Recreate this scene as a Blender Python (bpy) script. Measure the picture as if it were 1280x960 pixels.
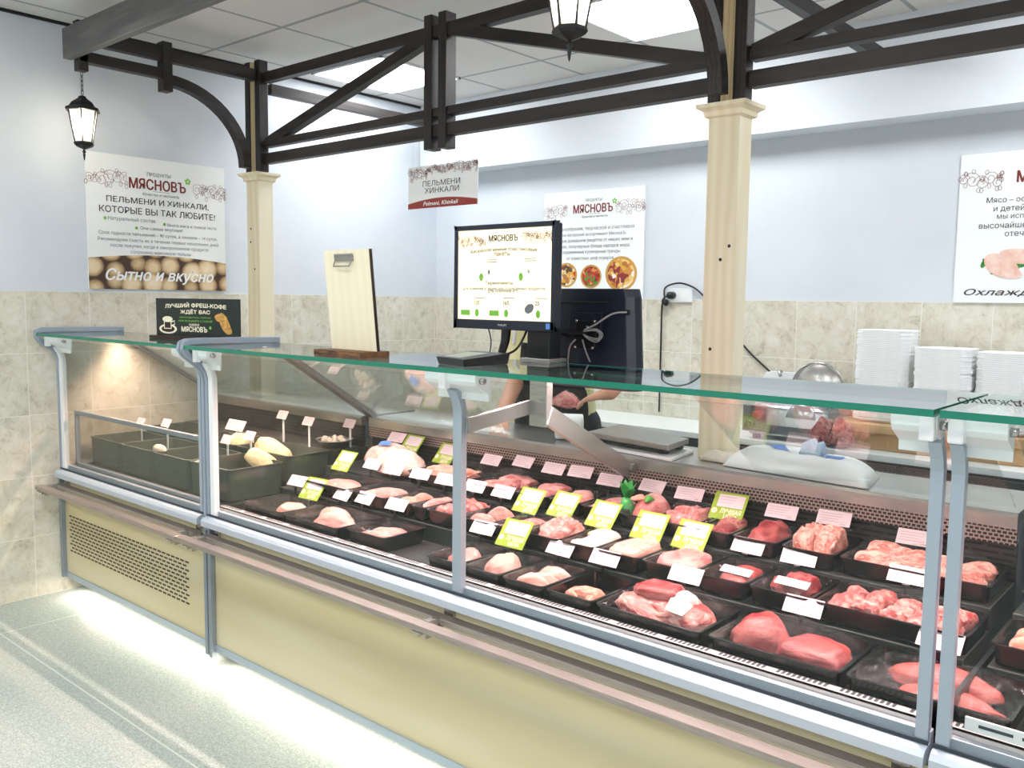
import bpy, bmesh, math, random
from mathutils import Vector, Matrix, noise, Euler
from mathutils.geometry import tessellate_polygon
PI = math.pi
C = bpy.context.scene.collection
S = bpy.context.scene
for o in list(bpy.data.objects): bpy.data.objects.remove(o)

# ------------------------------------------------------------------ camera
cam_d = bpy.data.cameras.new('camera'); cam = bpy.data.objects.new('camera', cam_d); C.objects.link(cam); S.camera = cam
def cam_matrix(yaw, pitch, roll):
    cy, sy, cp, sp = math.cos(yaw), math.sin(yaw), math.cos(pitch), math.sin(pitch)
    f = Vector((-sy*cp, cy*cp, -sp)); r = Vector((cy, sy, 0)); u = r.cross(f)
    c, s = math.cos(roll), math.sin(roll)
    X, Y = c*r + s*u, -s*r + c*u
    return Matrix((X, Y, -f)).transposed()
cam.matrix_world = Matrix.Translation((4.53, 0, 1.49)) @ cam_matrix(0.712668, 0.0961777, 0.0125944).to_4x4()
cam_d.sensor_fit = 'HORIZONTAL'; cam_d.sensor_width = 36; cam_d.lens = 1101.34/1280*36; cam_d.clip_start = 0.02

# ------------------------------------------------------------------ light
VS = S.view_settings; VS.view_transform = 'Standard'; VS.look = 'None'; VS.gamma = 1; VS.use_curve_mapping = False
VS.exposure = 0.74
W = bpy.data.worlds.new('shop_ambient_fill'); S.world = W; W.use_nodes = True  # even ambient fill added in place of the unbuilt rest of the shop
W.node_tree.nodes['Background'].inputs[0].default_value = (0.93, 0.97, 1.0, 1)
W.node_tree.nodes['Background'].inputs[1].default_value = 0.5
def area(name, loc, rot, sx, sy, power, col, spread=PI):
    d = bpy.data.lights.new(name, 'AREA'); d.shape = 'RECTANGLE'; d.size = sx; d.size_y = sy; d.energy = power; d.color = col; d.spread = spread
    o = bpy.data.objects.new(name, d); C.objects.link(o); o.location = loc; o.rotation_euler = rot; return o
CEIL_EMIT = 11.5
LAMP_W = 7.0          # watts per metre of the pink meat lamps
LED_W = 2.2           # watts per metre of the strip under the counter
# pink lamp tubes hung under the rear edge of the glass tops, warm strips under the plinth
for nm, x0, x1, pw in (('meat_lamp', 1.45, 2.74, 1.0), ('meat_lamp', 2.84, 4.04, 1.0), ('meat_lamp', 4.14, 5.5, 1.0), ('meat_lamp', 0.06, 1.34, 1.15)):
    area(nm, ((x0+x1)/2, 2.125, 1.268), (math.radians(-14), 0, 0), x1-x0, .02, LAMP_W*pw*(x1-x0), (1, .69, .66) if x0 > 1 else (1, .63, .49), math.radians(150))
for x0, x1 in ((.1, 1.34), (1.45, 5.5)):
    area('plinth_led', ((x0+x1)/2, 1.85, .068), (math.radians(-35), 0, 0), x1-x0, .02, LED_W*(x1-x0), (1, .86, .72), math.radians(160))

# ------------------------------------------------------------------ materials
def lin(c):
    if isinstance(c, str): c = [int(c[i:i+2], 16)/255 for i in (0, 2, 4)]
    return tuple((v/12.92 if v <= .04045 else ((v+.055)/1.055)**2.4) for v in c[:3]) + (1,)
class NT:
    def __init__(s, name):
        s.m = bpy.data.materials.new(name); s.m.use_nodes = True; s.t = s.m.node_tree; s.b = s.t.nodes['Principled BSDF']; s.o = s.t.nodes['Material Output']
    def n(s, typ, **kw):
        x = s.t.nodes.new('ShaderNode'+typ)
        for k, v in kw.items(): setattr(x, k, v)
        return x
    def l(s, a, b): s.t.links.new(a, b)
    def coord(s, scale=1, kind='Object', rot=(0,0,0)):
        tc = s.n('TexCoord'); mp = s.n('Mapping'); s.l(tc.outputs[kind], mp.inputs[0])
        mp.inputs['Scale'].default_value = (scale,)*3 if not hasattr(scale, '__len__') else scale; mp.inputs['Rotation'].default_value = rot
        return mp.outputs[0]
    def noise(s, vec, scale, detail=3, rough=.55, dist=0):
        x = s.n('TexNoise'); s.l(vec, x.inputs['Vector']); x.inputs['Scale'].default_value = scale; x.inputs['Detail'].default_value = detail
        x.inputs['Roughness'].default_value = rough; x.inputs['Distortion'].default_value = dist; return x.outputs['Fac']
    def ramp(s, fac, stops, interp='LINEAR'):
        r = s.n('ValToRGB'); s.l(fac, r.inputs[0]); r.color_ramp.interpolation = interp; e = r.color_ramp.elements
        while len(e) < len(stops): e.new(.5)
        for i, (p, c) in enumerate(stops): e[i].position = p; e[i].color = lin(c)
        return r.outputs[0]
    def mix(s, fac, a, b, mode='MIX'):
        x = s.n('Mix', data_type='RGBA', blend_type=mode)
        for sock, v in ((x.inputs[0], fac), (x.inputs[6], a), (x.inputs[7], b)):
            if hasattr(v, 'links'): s.l(v, sock)
            else: sock.default_value = v
        return x.outputs[2]
    def bump(s, h, strength=.2, dist=.01):
        x = s.n('Bump'); s.l(h, x.inputs['Height']); x.inputs['Strength'].default_value = strength; x.inputs['Distance'].default_value = dist; s.l(x.outputs[0], s.b.inputs['Normal'])
def pbr(name, col, rough=.5, metal=0, spec=.5, emit=0, coat=0, sss=0):
    t = NT(name); b = t.b; b.inputs['Base Color'].default_value = lin(col); b.inputs['Roughness'].default_value = rough; b.inputs['Metallic'].default_value = metal
    b.inputs['Specular IOR Level'].default_value = spec
    if emit: b.inputs['Emission Color'].default_value = lin(col); b.inputs['Emission Strength'].default_value = emit
    if coat: b.inputs['Coat Weight'].default_value = coat; b.inputs['Coat Roughness'].default_value = .08
    return t.m
def varied(name, c0, c1, scale=6, rough=.5, metal=0, bump=0, stretch=None, detail=4, spec=.5, lo=.3, hi=.7):
    t = NT(name); v = t.coord(stretch or 1); f = t.noise(v, scale, detail)
    t.l(t.ramp(f, [(lo, c0), (hi, c1)]), t.b.inputs['Base Color']); t.b.inputs['Roughness'].default_value = rough; t.b.inputs['Metallic'].default_value = metal
    t.b.inputs['Specular IOR Level'].default_value = spec
    if bump: t.bump(f, bump)
    return t.m
def wood(name, c0, c1, rough=.55, scale=9, axis='Z', ring=2.2, knots=False):
    t = NT(name); st = {'X': (.12, 1, 1), 'Y': (1, .12, 1), 'Z': (1, 1, .12)}[axis]
    v = t.coord(st); f = t.noise(v, scale, 5, .6, .6)
    w = t.n('TexWave', wave_type='BANDS'); w.bands_direction = 'X' if axis != 'X' else 'Y'; t.l(v, w.inputs[0]); w.inputs['Scale'].default_value = scale*ring; w.inputs['Distortion'].default_value = 7; w.inputs['Detail'].default_value = 2
    m = t.n('Math', operation='MULTIPLY_ADD'); t.l(w.outputs['Fac'], m.inputs[0]); m.inputs[1].default_value = .35; 
    m2 = t.n('Math', operation='MULTIPLY'); t.l(f, m2.inputs[0]); m2.inputs[1].default_value = .65; t.l(m2.outputs[0], m.inputs[2])
    t.l(t.ramp(m.outputs[0], [(.25, c0), (.72, c1)]), t.b.inputs['Base Color']); t.b.inputs['Roughness'].default_value = rough; t.bump(m.outputs[0], .12)
    return t.m
def glass(name, tint=(1,1,1), ior=1.5, gain=1.0, rough=0.0):
    t = NT(name); tr = t.n('BsdfTransparent'); tr.inputs[0].default_value = (*tint, 1); gl = t.n('BsdfGlossy'); gl.inputs['Roughness'].default_value = rough; gl.inputs['Color'].default_value = (gain, gain, gain, 1)
    g = t.n('NewGeometry'); mp = t.n('MapRange'); t.l(g.outputs['Backfacing'], mp.inputs[0]); mp.inputs['To Min'].default_value = ior; mp.inputs['To Max'].default_value = 1/ior
    fr = t.n('Fresnel'); t.l(mp.outputs[0], fr.inputs['IOR']); mx = t.n('MixShader'); t.l(fr.outputs[0], mx.inputs[0]); t.l(tr.outputs[0], mx.inputs[1]); t.l(gl.outputs[0], mx.inputs[2]); t.l(mx.outputs[0], t.o.inputs[0])
    return t.m
M = {}
# wall tile: travertine squares with pale grout; axes (u along wall, z up)
def tile_mat(name, u, u0, w, z0, h, c=('d3cebd', 'e7e4d9', 'b5ae97')):
    t = NT(name); g = t.n('NewGeometry'); sp = t.n('SeparateXYZ'); t.l(g.outputs['Position'], sp.inputs[0])
    ids, lines = [], []
    for sock, o0, p in ((sp.outputs[u], u0, w), (sp.outputs['Z'], z0, h)):
        a = t.n('Math', operation='SUBTRACT'); t.l(sock, a.inputs[0]); a.inputs[1].default_value = o0
        d = t.n('Math', operation='DIVIDE'); t.l(a.outputs[0], d.inputs[0]); d.inputs[1].default_value = p
        fl = t.n('Math', operation='FLOOR'); t.l(d.outputs[0], fl.inputs[0]); fr = t.n('Math', operation='FRACT'); t.l(d.outputs[0], fr.inputs[0])
        pp = t.n('Math', operation='PINGPONG'); t.l(fr.outputs[0], pp.inputs[0]); pp.inputs[1].default_value = .5
        lt = t.n('Math', operation='LESS_THAN'); t.l(pp.outputs[0], lt.inputs[0]); lt.inputs[1].default_value = .0016/p
        ids.append(fl.outputs[0]); lines.append(lt.outputs[0])
    cx = t.n('CombineXYZ'); t.l(ids[0], cx.inputs[0]); t.l(ids[1], cx.inputs[1]); wn = t.n('TexWhiteNoise'); t.l(cx.outputs[0], wn.inputs['Vector'])
    sc = t.n('VectorMath', operation='SCALE'); t.l(wn.outputs['Color'], sc.inputs[0]); sc.inputs['Scale'].default_value = 30
    ad = t.n('VectorMath', operation='ADD'); t.l(g.outputs['Position'], ad.inputs[0]); t.l(sc.outputs[0], ad.inputs[1])
    f = t.noise(ad.outputs[0], 5, 8, .72, .35); f2 = t.noise(ad.outputs[0], 17, 7, .8, .5)
    col = t.ramp(f, [(.3, c[2]), (.48, c[0]), (.68, c[1])]); col = t.mix(.45, col, t.ramp(f2, [(.33, '857d66'), (.45, c[0]), (.62, 'ece9e0')]))
    mx = t.n('Math', operation='MAXIMUM'); t.l(lines[0], mx.inputs[0]); t.l(lines[1], mx.inputs[1])
    t.l(t.mix(mx.outputs[0], col, lin('eceae2')), t.b.inputs['Base Color']); t.b.inputs['Roughness'].default_value = .42
    return t.m
M['tile_left'] = tile_mat('travertine_tiles', 'Y', 1.675-.003, .3022, 0, .3)
M['tile_back'] = tile_mat('travertine_tiles', 'X', 2.658-.3032*8, .3032, 0, .3)
M['paint'] = varied('white_blue_paint', 'd3dae2', 'dae0e7', 3, .75)
M['bulkhead'] = varied('pale_blue_paint', 'dde4eb', 'e3e9ef', 3, .75)
def ceiling_mat():
    t = NT('acoustic_tiles'); g = t.n('NewGeometry'); sp = t.n('SeparateXYZ'); t.l(g.outputs['Position'], sp.inputs[0]); ls = []
    for sock, o0, p in ((sp.outputs['X'], .165-6.1, .61), (sp.outputs['Y'], 2.605-6.2, .62)):
        a = t.n('Math', operation='SUBTRACT'); t.l(sock, a.inputs[0]); a.inputs[1].default_value = o0
        d = t.n('Math', operation='DIVIDE'); t.l(a.outputs[0], d.inputs[0]); d.inputs[1].default_value = p
        fr = t.n('Math', operation='FRACT'); t.l(d.outputs[0], fr.inputs[0]); pp = t.n('Math', operation='PINGPONG'); t.l(fr.outputs[0], pp.inputs[0]); pp.inputs[1].default_value = .5
        lt = t.n('Math', operation='LESS_THAN'); t.l(pp.outputs[0], lt.inputs[0]); lt.inputs[1].default_value = .011/p; ls.append(lt.outputs[0])
    mx = t.n('Math', operation='MAXIMUM'); t.l(ls[0], mx.inputs[0]); t.l(ls[1], mx.inputs[1])
    f = t.noise(g.outputs['Position'], 90, 2)
    t.l(t.mix(mx.outputs[0], t.ramp(f, [(.3, 'd8d6d2'), (.7, 'dedcd9')]), lin('a2a5a6')), t.b.inputs['Base Color']); t.b.inputs['Roughness'].default_value = .85
    return t.m
M['ceiling'] = ceiling_mat()
def floor_mat():
    t = NT('speckled_vinyl'); g = t.n('NewGeometry'); P = g.outputs['Position']
    f1 = t.noise(P, 55, 4, .6); f2 = t.noise(P, 160, 2, .5); f3 = t.noise(P, 2.2, 2)
    c = t.ramp(f1, [(.34, '85968e'), (.5, 'aab9b2'), (.66, 'c8d2cd')]); c = t.mix(.5, c, t.ramp(f2, [(.34, '6f8178'), (.5, 'adbab4'), (.64, 'e4e8e5')]))
    c = t.mix(.25, c, t.ramp(f3, [(.35, 'b9c9c2'), (.65, 'd9d6d2')]))
    sp = t.n('SeparateXYZ'); t.l(P, sp.inputs[0]); ls = []
    for sock, o0, p in ((sp.outputs['X'], .40-6, 2.0), (sp.outputs['Y'], 1.37-6, 2.0)):
        a = t.n('Math', operation='SUBTRACT'); t.l(sock, a.inputs[0]); a.inputs[1].default_value = o0
        d = t.n('Math', operation='DIVIDE'); t.l(a.outputs[0], d.inputs[0]); d.inputs[1].default_value = p
        fr = t.n('Math', operation='FRACT'); t.l(d.outputs[0], fr.inputs[0]); pp = t.n('Math', operation='PINGPONG'); t.l(fr.outputs[0], pp.inputs[0]); pp.inputs[1].default_value = .5
        lt = t.n('Math', operation='LESS_THAN'); t.l(pp.outputs[0], lt.inputs[0]); lt.inputs[1].default_value = .0035/p; ls.append(lt.outputs[0])
    mx = t.n('Math', operation='MAXIMUM'); t.l(ls[0], mx.inputs[0]); t.l(ls[1], mx.inputs[1])
    t.l(t.mix(mx.outputs[0], c, lin('dfe4df')), t.b.inputs['Base Color']); t.b.inputs['Roughness'].default_value = .28; t.b.inputs['Specular IOR Level'].default_value = .4
    return t.m
M['floor'] = floor_mat()
M['dark_wood_x'] = wood('stained_timber', '120e0d', '2e2623', .5, 9, 'X')
M['dark_wood_y'] = wood('stained_timber', '120e0d', '2e2623', .5, 9, 'Y')
M['dark_wood_z'] = wood('stained_timber', '120e0d', '2e2623', .5, 9, 'Z')
M['grey_wood'] = wood('grey_stained_timber', '545351', '6f6e6c', .6, 7, 'X')
M['pine'] = wood('pale_pine', 'e6d8b4', 'f0e7cd', .55, 3.2, 'Z', 2.2)
M['pine_core'] = wood('raw_pine', 'cdb384', 'e0cb9e', .6, 9, 'Z', 2)
M['laminate'] = wood('maple_laminate', 'cabd93', 'd6cbab', .45, 3, 'X', 1.4)
M['plywood'] = wood('birch_plywood', 'eee3c4', 'f2e9cf', .5, 5, 'Z', 1.5)
M['ply_edge'] = wood('dark_plywood_edge', '2c1710', '8a5f3a', .6, 40, 'X', 3)
M['alu'] = pbr('grey_aluminium', 'aab6c2', .38, .35)
M['alu_dark'] = pbr('grey_profile', '8e97a0', .42, .3)
M['profile'] = pbr('blue_grey_plastic', '98a4b2', .4, .1)
M['ledge'] = pbr('white_aluminium', 'c3ced9', .35, .25)
M['steel'] = varied('brushed_steel', 'b3b1ae', 'c6c4c1', 14, .27, .85, stretch=(1, 14, 14))
M['grille'] = pbr('pale_grille', 'e2d6d3', .35, .2)
M['steel_dull'] = varied('dull_steel', '8f8d8a', 'a5a3a0', 10, .38, .7, stretch=(1, 10, 10))
M['bumper'] = varied('bumper_steel', 'a3978f', 'b9aca5', 10, .3, .7, stretch=(1, 20, 20))
M['dark_steel'] = varied('dark_steel_deck', '4c4f4d', '5e605d', 10, .3, .6)
M['white_plastic'] = pbr('white_plastic', 'eef1f2', .35)
M['bracket'] = pbr('pale_bracket', 'e6edec', .4)
M['black_plastic'] = pbr('black_plastic', '15171a', .32)
M['navy_plastic'] = pbr('navy_black_plastic', '12192a', .38)
M['tray'] = pbr('black_tray', '0f0e10', .22, 0, .55)
M['bin'] = varied('green_black_bin', '454c44', '525950', 6, .45)
M['rubber'] = pbr('dark_gasket', '2f3a42', .6)
M['glass'] = glass('clear_glass', (.97, .99, .98), gain=.42)
M['glass_top'] = glass('glass_shelf', (.93, .975, .96))
M['glass_shield'] = glass('sloped_shield', (.95, .97, .965), gain=1.0)
M['glass_edge'] = pbr('green_glass_edge', '0d7a62', .15, 0, .6)
M['film'] = None
M['lamp'] = pbr('pink_lamp', 'ffd2cf', .5, emit=6)
M['led_warm'] = pbr('warm_led', 'fff0d8', .5, emit=5)
M['panel_light'] = pbr('ceiling_light', 'fbfdff', .5, emit=CEIL_EMIT)
M['white'] = pbr('white_print', 'f6f8f8', .5)
M['poster'] = pbr('white_poster', 'f4f7f7', .45)
M['maroon'] = pbr('maroon_ink', '7c2a22', .55)
M['brick_red'] = pbr('brick_red_ink', '9c3c31', .55)
M['ink'] = pbr('dark_ink', '3f3438', .6)
M['grey_ink'] = pbr('grey_ink', '6d747a', .6)
M['pale_ink'] = pbr('pale_ink', 'a99fa4', .6)
M['green_ink'] = pbr('green_ink', '7fc04c', .6)
M['board_black'] = pbr('black_green_board', '14211d', .4)
M['cream'] = pbr('cream_ink', 'f3ead0', .5)
M['dark_brown'] = pbr('dark_brown_wood', '2c1512', .45)
M['lime'] = varied('lime_card', '87a51e', '98b52c', 9, .5)
M['card'] = pbr('white_card', 'dccad0', .55)
M['screen'] = pbr('lit_screen', 'fff3d2', .4, emit=.36)
M['iron'] = pbr('black_iron', '1a1b1c', .45, .2)
M['lantern_glass'] = glass('lantern_glass', (.95, .95, .93))
_t = M['lantern_glass'].node_tree; _tr = _t.nodes.new('ShaderNodeBsdfTranslucent'); _tr.inputs[0].default_value = (.9, .88, .82, 1); _mx = _t.nodes.new('ShaderNodeMixShader'); _mx.inputs[0].default_value = .3; _ol = _t.nodes['Material Output'].inputs[0].links[0].from_socket
_t.links.new(_ol, _mx.inputs[1]); _t.links.new(_tr.outputs[0], _mx.inputs[2]); _t.links.new(_mx.outputs[0], _t.nodes['Material Output'].inputs[0])
M['bulb'] = pbr('lit_bulb', 'fff0d6', .4, emit=70)
M['skin'] = varied('skin', 'c98f74', 'd9a58b', 5, .5)
M['shirt'] = varied('pale_yellow_cloth', 'e6e0a8', 'f0ebbe', 8, .85, bump=.1)
M['apron'] = varied('black_apron', '17171a', '242428', 8, .85, bump=.1)
M['trousers'] = varied('dark_trousers', '1d2027', '2a2d35', 8, .9)
M['hair'] = varied('dark_hair', '1e1511', '3a2a20', 30, .6)
M['cap'] = pbr('white_cap', 'e9ecee', .8)
M['sack'] = varied('white_sack', 'f3f5f6', 'fcfdfd', 6, .55, bump=.3)
M['blue_print'] = pbr('blue_print', '5a86d6', .5)
M['rag'] = varied('cream_rag', 'd9cdbb', 'eee6da', 12, .9, bump=.4)
M['foam'] = varied('white_foam', 'f5f7f8', 'fbfcfc', 20, .6)
M['cable_grey'] = pbr('grey_cable', '9a9a9c', .5)
M['crate_wood'] = wood('cutting_board_wood', 'c79a66', 'e0b887', .5, 6, 'X')
M['slicer'] = pbr('slicer_metal', 'c4c6c8', .25, .7)
M['red_knob'] = pbr('red_knob', 'b5452c', .4)
def meat(name, c0, c1, c2, scale=22, rough=.3, lo=.35, mid=.52, hi=.7):
    t = NT(name); oi = t.n('ObjectInfo'); v = t.coord(1); ad = t.n('VectorMath', operation='ADD'); t.l(v, ad.inputs[0])
    sc = t.n('Math', operation='MULTIPLY'); t.l(oi.outputs['Random'], sc.inputs[0]); sc.inputs[1].default_value = 9; t.l(sc.outputs[0], ad.inputs[1])
    f = t.noise(ad.outputs[0], scale*.22, 7, .68, 1.6); f3 = t.noise(ad.outputs[0], scale*.09, 2, .5, .8); col = t.ramp(f, [(lo, c0), (mid, c1), (hi, c2)])
    t.l(t.mix(t.ramp(f3, [(.42, '000000'), (.66, 'c8c8c8')]), col, lin(c2)), t.b.inputs['Base Color'])
    t.b.inputs['Roughness'].default_value = rough; t.b.inputs['Specular IOR Level'].default_value = .55; t.bump(f, .5, .008)
    
    return t.m
M['chicken'] = meat('raw_chicken', 'c77a6e', 'dc9889', 'ebc0b0')
M['fillet'] = meat('raw_fillet', 'b9605a', 'd07d73', 'e6aea2')
M['pork'] = meat('raw_pork', 'b04a4c', 'c86a68', 'eab6ac', 26)
M['pale_fat'] = meat('pale_fat', 'dba79a', 'ecc9bd', 'f5e3da', 20)
M['beef'] = meat('raw_beef', '6a0f14', '93202a', 'c4645c', 24, .28, .38, .6, .8)
M['red_meat'] = meat('red_meat', '7c1418', 'ad2f33', 'efc0b2', 30, .28, .36, .55, .68)
M['liver'] = meat('raw_liver', '842e2c', '9c3f3b', 'ae4f49', 14, .22)
M['mince'] = meat('minced_meat', '9e4038', 'c96a5e', 'e8b3a4', 120, .4)
M['marbled'] = meat('marbled_mince', 'b8423c', 'c8635b', 'f3d3c9', 70, .3)
M['salmon'] = meat('pink_strips', 'd06f5c', 'e28d78', 'eeb19c', 16)
M['ribs'] = meat('meaty_ribs', 'a2332e', 'cc6658', 'f4d3c2', 34, .3, .36, .52, .64)
M['bone'] = pbr('white_bone', 'f0e2da', .4)
M['dough'] = varied('pale_dough', 'd9c190', 'efe0b8', 9, .6, bump=.2)
M['dumpling'] = varied('dumpling_dough', 'e6d2bc', 'f4e8da', 18, .6)
M['leaf'] = varied('green_leaf', '2f7a2a', '5fae45', 20, .45)
M['pepper'] = varied('green_garnish', '1d7a33', '45a552', 14, .3)
def film_mat():
    t = NT('cling_film'); v = t.coord(1); f = t.noise(v, 26, 4, .65, 1.5)
    tr = t.n('BsdfTransparent'); gl = t.n('BsdfGlossy'); gl.inputs['Roughness'].default_value = .12
    b = t.n('Bump'); t.l(f, b.inputs['Height']); b.inputs['Strength'].default_value = .55; b.inputs['Distance'].default_value = .02; t.l(b.outputs[0], gl.inputs['Normal'])
    lw = t.n('LayerWeight'); lw.inputs['Blend'].default_value = .12; mp = t.n('MapRange'); t.l(lw.outputs['Facing'], mp.inputs[0]); mp.inputs['To Min'].default_value = .014; mp.inputs['To Max'].default_value = .22
    mx = t.n('MixShader'); t.l(mp.outputs[0], mx.inputs[0]); t.l(tr.outputs[0], mx.inputs[1]); t.l(gl.outputs[0], mx.inputs[2]); t.l(mx.outputs[0], t.o.inputs[0]); return t.m
M['film'] = film_mat()
def perforated(name, metal, hole, pitch, r, slot=False):
    """sheet metal with a real-size pattern of punched holes (u along X, v along Z)"""
    t = NT(name); g = t.n('NewGeometry'); sp = t.n('SeparateXYZ'); t.l(g.outputs['Position'], sp.inputs[0])
    br = t.n('TexBrick'); cx = t.n('CombineXYZ'); t.l(sp.outputs['X'], cx.inputs[0]); t.l(sp.outputs['Z'], cx.inputs[1]); t.l(cx.outputs[0], br.inputs['Vector'])
    br.inputs['Scale'].default_value = 1; br.inputs['Brick Width'].default_value = pitch[0]; br.inputs['Row Height'].default_value = pitch[1]; br.inputs['Mortar Size'].default_value = r; br.inputs['Mortar Smooth'].default_value = 0
    br.offset = .5
    f = br.outputs['Fac']
    t.l(t.mix(f, lin(hole), lin(metal)), t.b.inputs['Base Color']); t.b.inputs['Roughness'].default_value = .4
    mm = t.n('Math', operation='MULTIPLY'); t.l(f, mm.inputs[0]); mm.inputs[1].default_value = .6; t.l(mm.outputs[0], t.b.inputs['Metallic']); return t.m
M['perf'] = perforated('perforated_strip', 'b9a39c', '16100f', (.0135, .0105), .0019)
M['slots'] = perforated('slotted_back', '4a4644', '080707', (.075, .017), .0055)

# ------------------------------------------------------------------ mesh tools
class MB:
    def __init__(s): s.v = []; s.f = []; s.m = []; s.g = []
    def mark(s): s.g.append((len(s.v), len(s.f))); return s
    def split(s):
        out = []; G = s.g+[(len(s.v), len(s.f))]
        for (v0, f0), (v1, f1) in zip(G, G[1:]):
            m = MB(); m.v = s.v[v0:v1]; m.f = [tuple(i-v0 for i in f) for f in s.f[f0:f1]]; m.m = [0]*len(m.f); out.append(m)
        return out
    def add(s, vs, fs, mi=0):
        o = len(s.v); s.v += [tuple(v) for v in vs]; s.f += [tuple(i+o for i in f) for f in fs]; s.m += [mi]*len(fs); return s
    def box(s, x0, x1, y0, y1, z0, z1, mi=0, rot=None, piv=None):
        vs = [Vector(p) for p in ((x0,y0,z0),(x1,y0,z0),(x1,y1,z0),(x0,y1,z0),(x0,y0,z1),(x1,y0,z1),(x1,y1,z1),(x0,y1,z1))]
        if rot is not None:
            c = Vector(piv) if piv else Vector(((x0+x1)/2, (y0+y1)/2, (z0+z1)/2)); vs = [c + rot @ (v-c) for v in vs]
        return s.add(vs, [(0,3,2,1),(4,5,6,7),(0,1,5,4),(1,2,6,5),(2,3,7,6),(3,0,4,7)], mi)
    def beam(s, p, q, w, h, up=(0,0,1), mi=0):
        """square bar from p to q, w across, h along up"""
        p, q = Vector(p), Vector(q); d = (q-p).normalized(); u = Vector(up); sdir = d.cross(u).normalized(); u = sdir.cross(d).normalized()
        vs = [e + sdir*(a*w/2) + u*(b*h/2) for e in (p, q) for a, b in ((-1,-1),(1,-1),(1,1),(-1,1))]
        return s.add(vs, [(3,2,1,0),(4,5,6,7),(0,1,5,4),(1,2,6,5),(2,3,7,6),(3,0,4,7)], mi)
    def prism(s, poly, axis, a, b, mi=0):
        """extrude a 2-D polygon along an axis; polygon coords are the other two axes in order"""
        def P(u, v, w): return {'X': (w,u,v), 'Y': (u,w,v), 'Z': (u,v,w)}[axis]
        n = len(poly); vs = [P(u,v,a) for u,v in poly] + [P(u,v,b) for u,v in poly]
        fs = [tuple(range(n)), tuple(range(2*n-1, n-1, -1))] + [(i, i+n, (i+1)%n+n, (i+1)%n) for i in range(n)]
        return s.add(vs, fs, mi)
    def tube(s, pts, r, n=8, mi=0, closed=False):
        pts = [Vector(p) for p in pts]; rings = []; N = len(pts); up = Vector((0,0,1)); prev = None
        rs = r if hasattr(r, '__len__') else [r]*N
        for i, p in enumerate(pts):
            a = pts[(i-1) % N] if (i or closed) else p; b = pts[(i+1) % N] if (i < N-1 or closed) else p
            d = (b-a).normalized()
            if prev is None:
                u = d.cross(up) if abs(d.dot(up)) < .95 else d.cross(Vector((1,0,0)))
            else: u = prev - d*prev.dot(d)
            u.normalize(); prev = u; w = d.cross(u)
            rings.append([p + (u*math.cos(2*PI*k/n) + w*math.sin(2*PI*k/n))*rs[i] for k in range(n)])
        return s.loft(rings, mi, caps=not closed, closed=closed)
    def loft(s, rings, mi=0, caps=True, closed=False):
        n = len(rings[0]); vs = [v for r in rings for v in r]; fs = []; R = len(rings)
        for i in range(R if closed else R-1):
            j = (i+1) % R
            fs += [(i*n+k, i*n+(k+1)%n, j*n+(k+1)%n, j*n+k) for k in range(n)]
        if caps: fs += [tuple(range(n-1, -1, -1)), tuple((R-1)*n+k for k in range(n))]
        return s.add(vs, fs, mi)
    def lathe(s, prof, n=20, c=(0,0,0), axis='Z', mi=0, caps=True, phase=0):
        rings = []
        for r, z in prof:
            ring = []
            for k in range(n):
                a = 2*PI*k/n + phase; x, y = r*math.cos(a), r*math.sin(a)
                p = {'Z': (x,y,z), 'Y': (x,z,-y), 'X': (z,x,y)}[axis]; ring.append(Vector(p)+Vector(c))
            rings.append(ring)
        return s.loft(rings, mi, caps)
    def ball(s, c, r, n=14, m=10, mi=0, rot=None):
        r = r if hasattr(r, '__len__') else (r,)*3; c = Vector(c); vs = []; fs = []
        for i in range(m+1):
            t = PI*i/m
            for k in range(n):
                a = 2*PI*k/n; p = Vector((r[0]*math.sin(t)*math.cos(a), r[1]*math.sin(t)*math.sin(a), r[2]*math.cos(t))); vs.append(c + (rot @ p if rot is not None else p))
        for i in range(m):
            for k in range(n): fs.append((i*n+k, (i+1)*n+k, (i+1)*n+(k+1)%n, i*n+(k+1)%n))
        return s.add(vs, fs, mi)
    def capsule(s, p, q, r1, r2, n=14):
        p, q = Vector(p), Vector(q); d = (q-p); L = d.length; d.normalize(); u = d.cross(Vector((0,0,1)) if abs(d.z) < .9 else Vector((1,0,0))).normalized(); w = d.cross(u); rings = []
        for t in [i/5*PI/2 for i in range(0, 6)]: rings.append((p - d*(r1*math.cos(t)), max(r1*math.sin(t), 1e-4)))
        for t in [i/5*PI/2 for i in range(0, 6)]: rings.append((q + d*(r2*math.sin(t)), max(r2*math.cos(t), 1e-4)))
        return s.loft([[c + (u*math.cos(2*PI*k/n)+w*math.sin(2*PI*k/n))*r for k in range(n)] for c, r in rings])
    def mesh(s, name, mats, smooth=False, off=(0,0,0)):
        me = bpy.data.meshes.new(name); o = Vector(off); me.from_pydata([tuple(Vector(v)-o) for v in s.v], [], s.f)
        for m in mats: me.materials.append(m)
        if len(mats) > 1: me.polygons.foreach_set('material_index', s.m)
        if smooth: me.polygons.foreach_set('use_smooth', [True]*len(me.polygons))
        bm = bmesh.new(); bm.from_mesh(me); bmesh.ops.remove_doubles(bm, verts=bm.verts, dist=1e-6); bmesh.ops.recalc_face_normals(bm, faces=bm.faces); bm.to_mesh(me); bm.free()
        me.update(); return me
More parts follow.
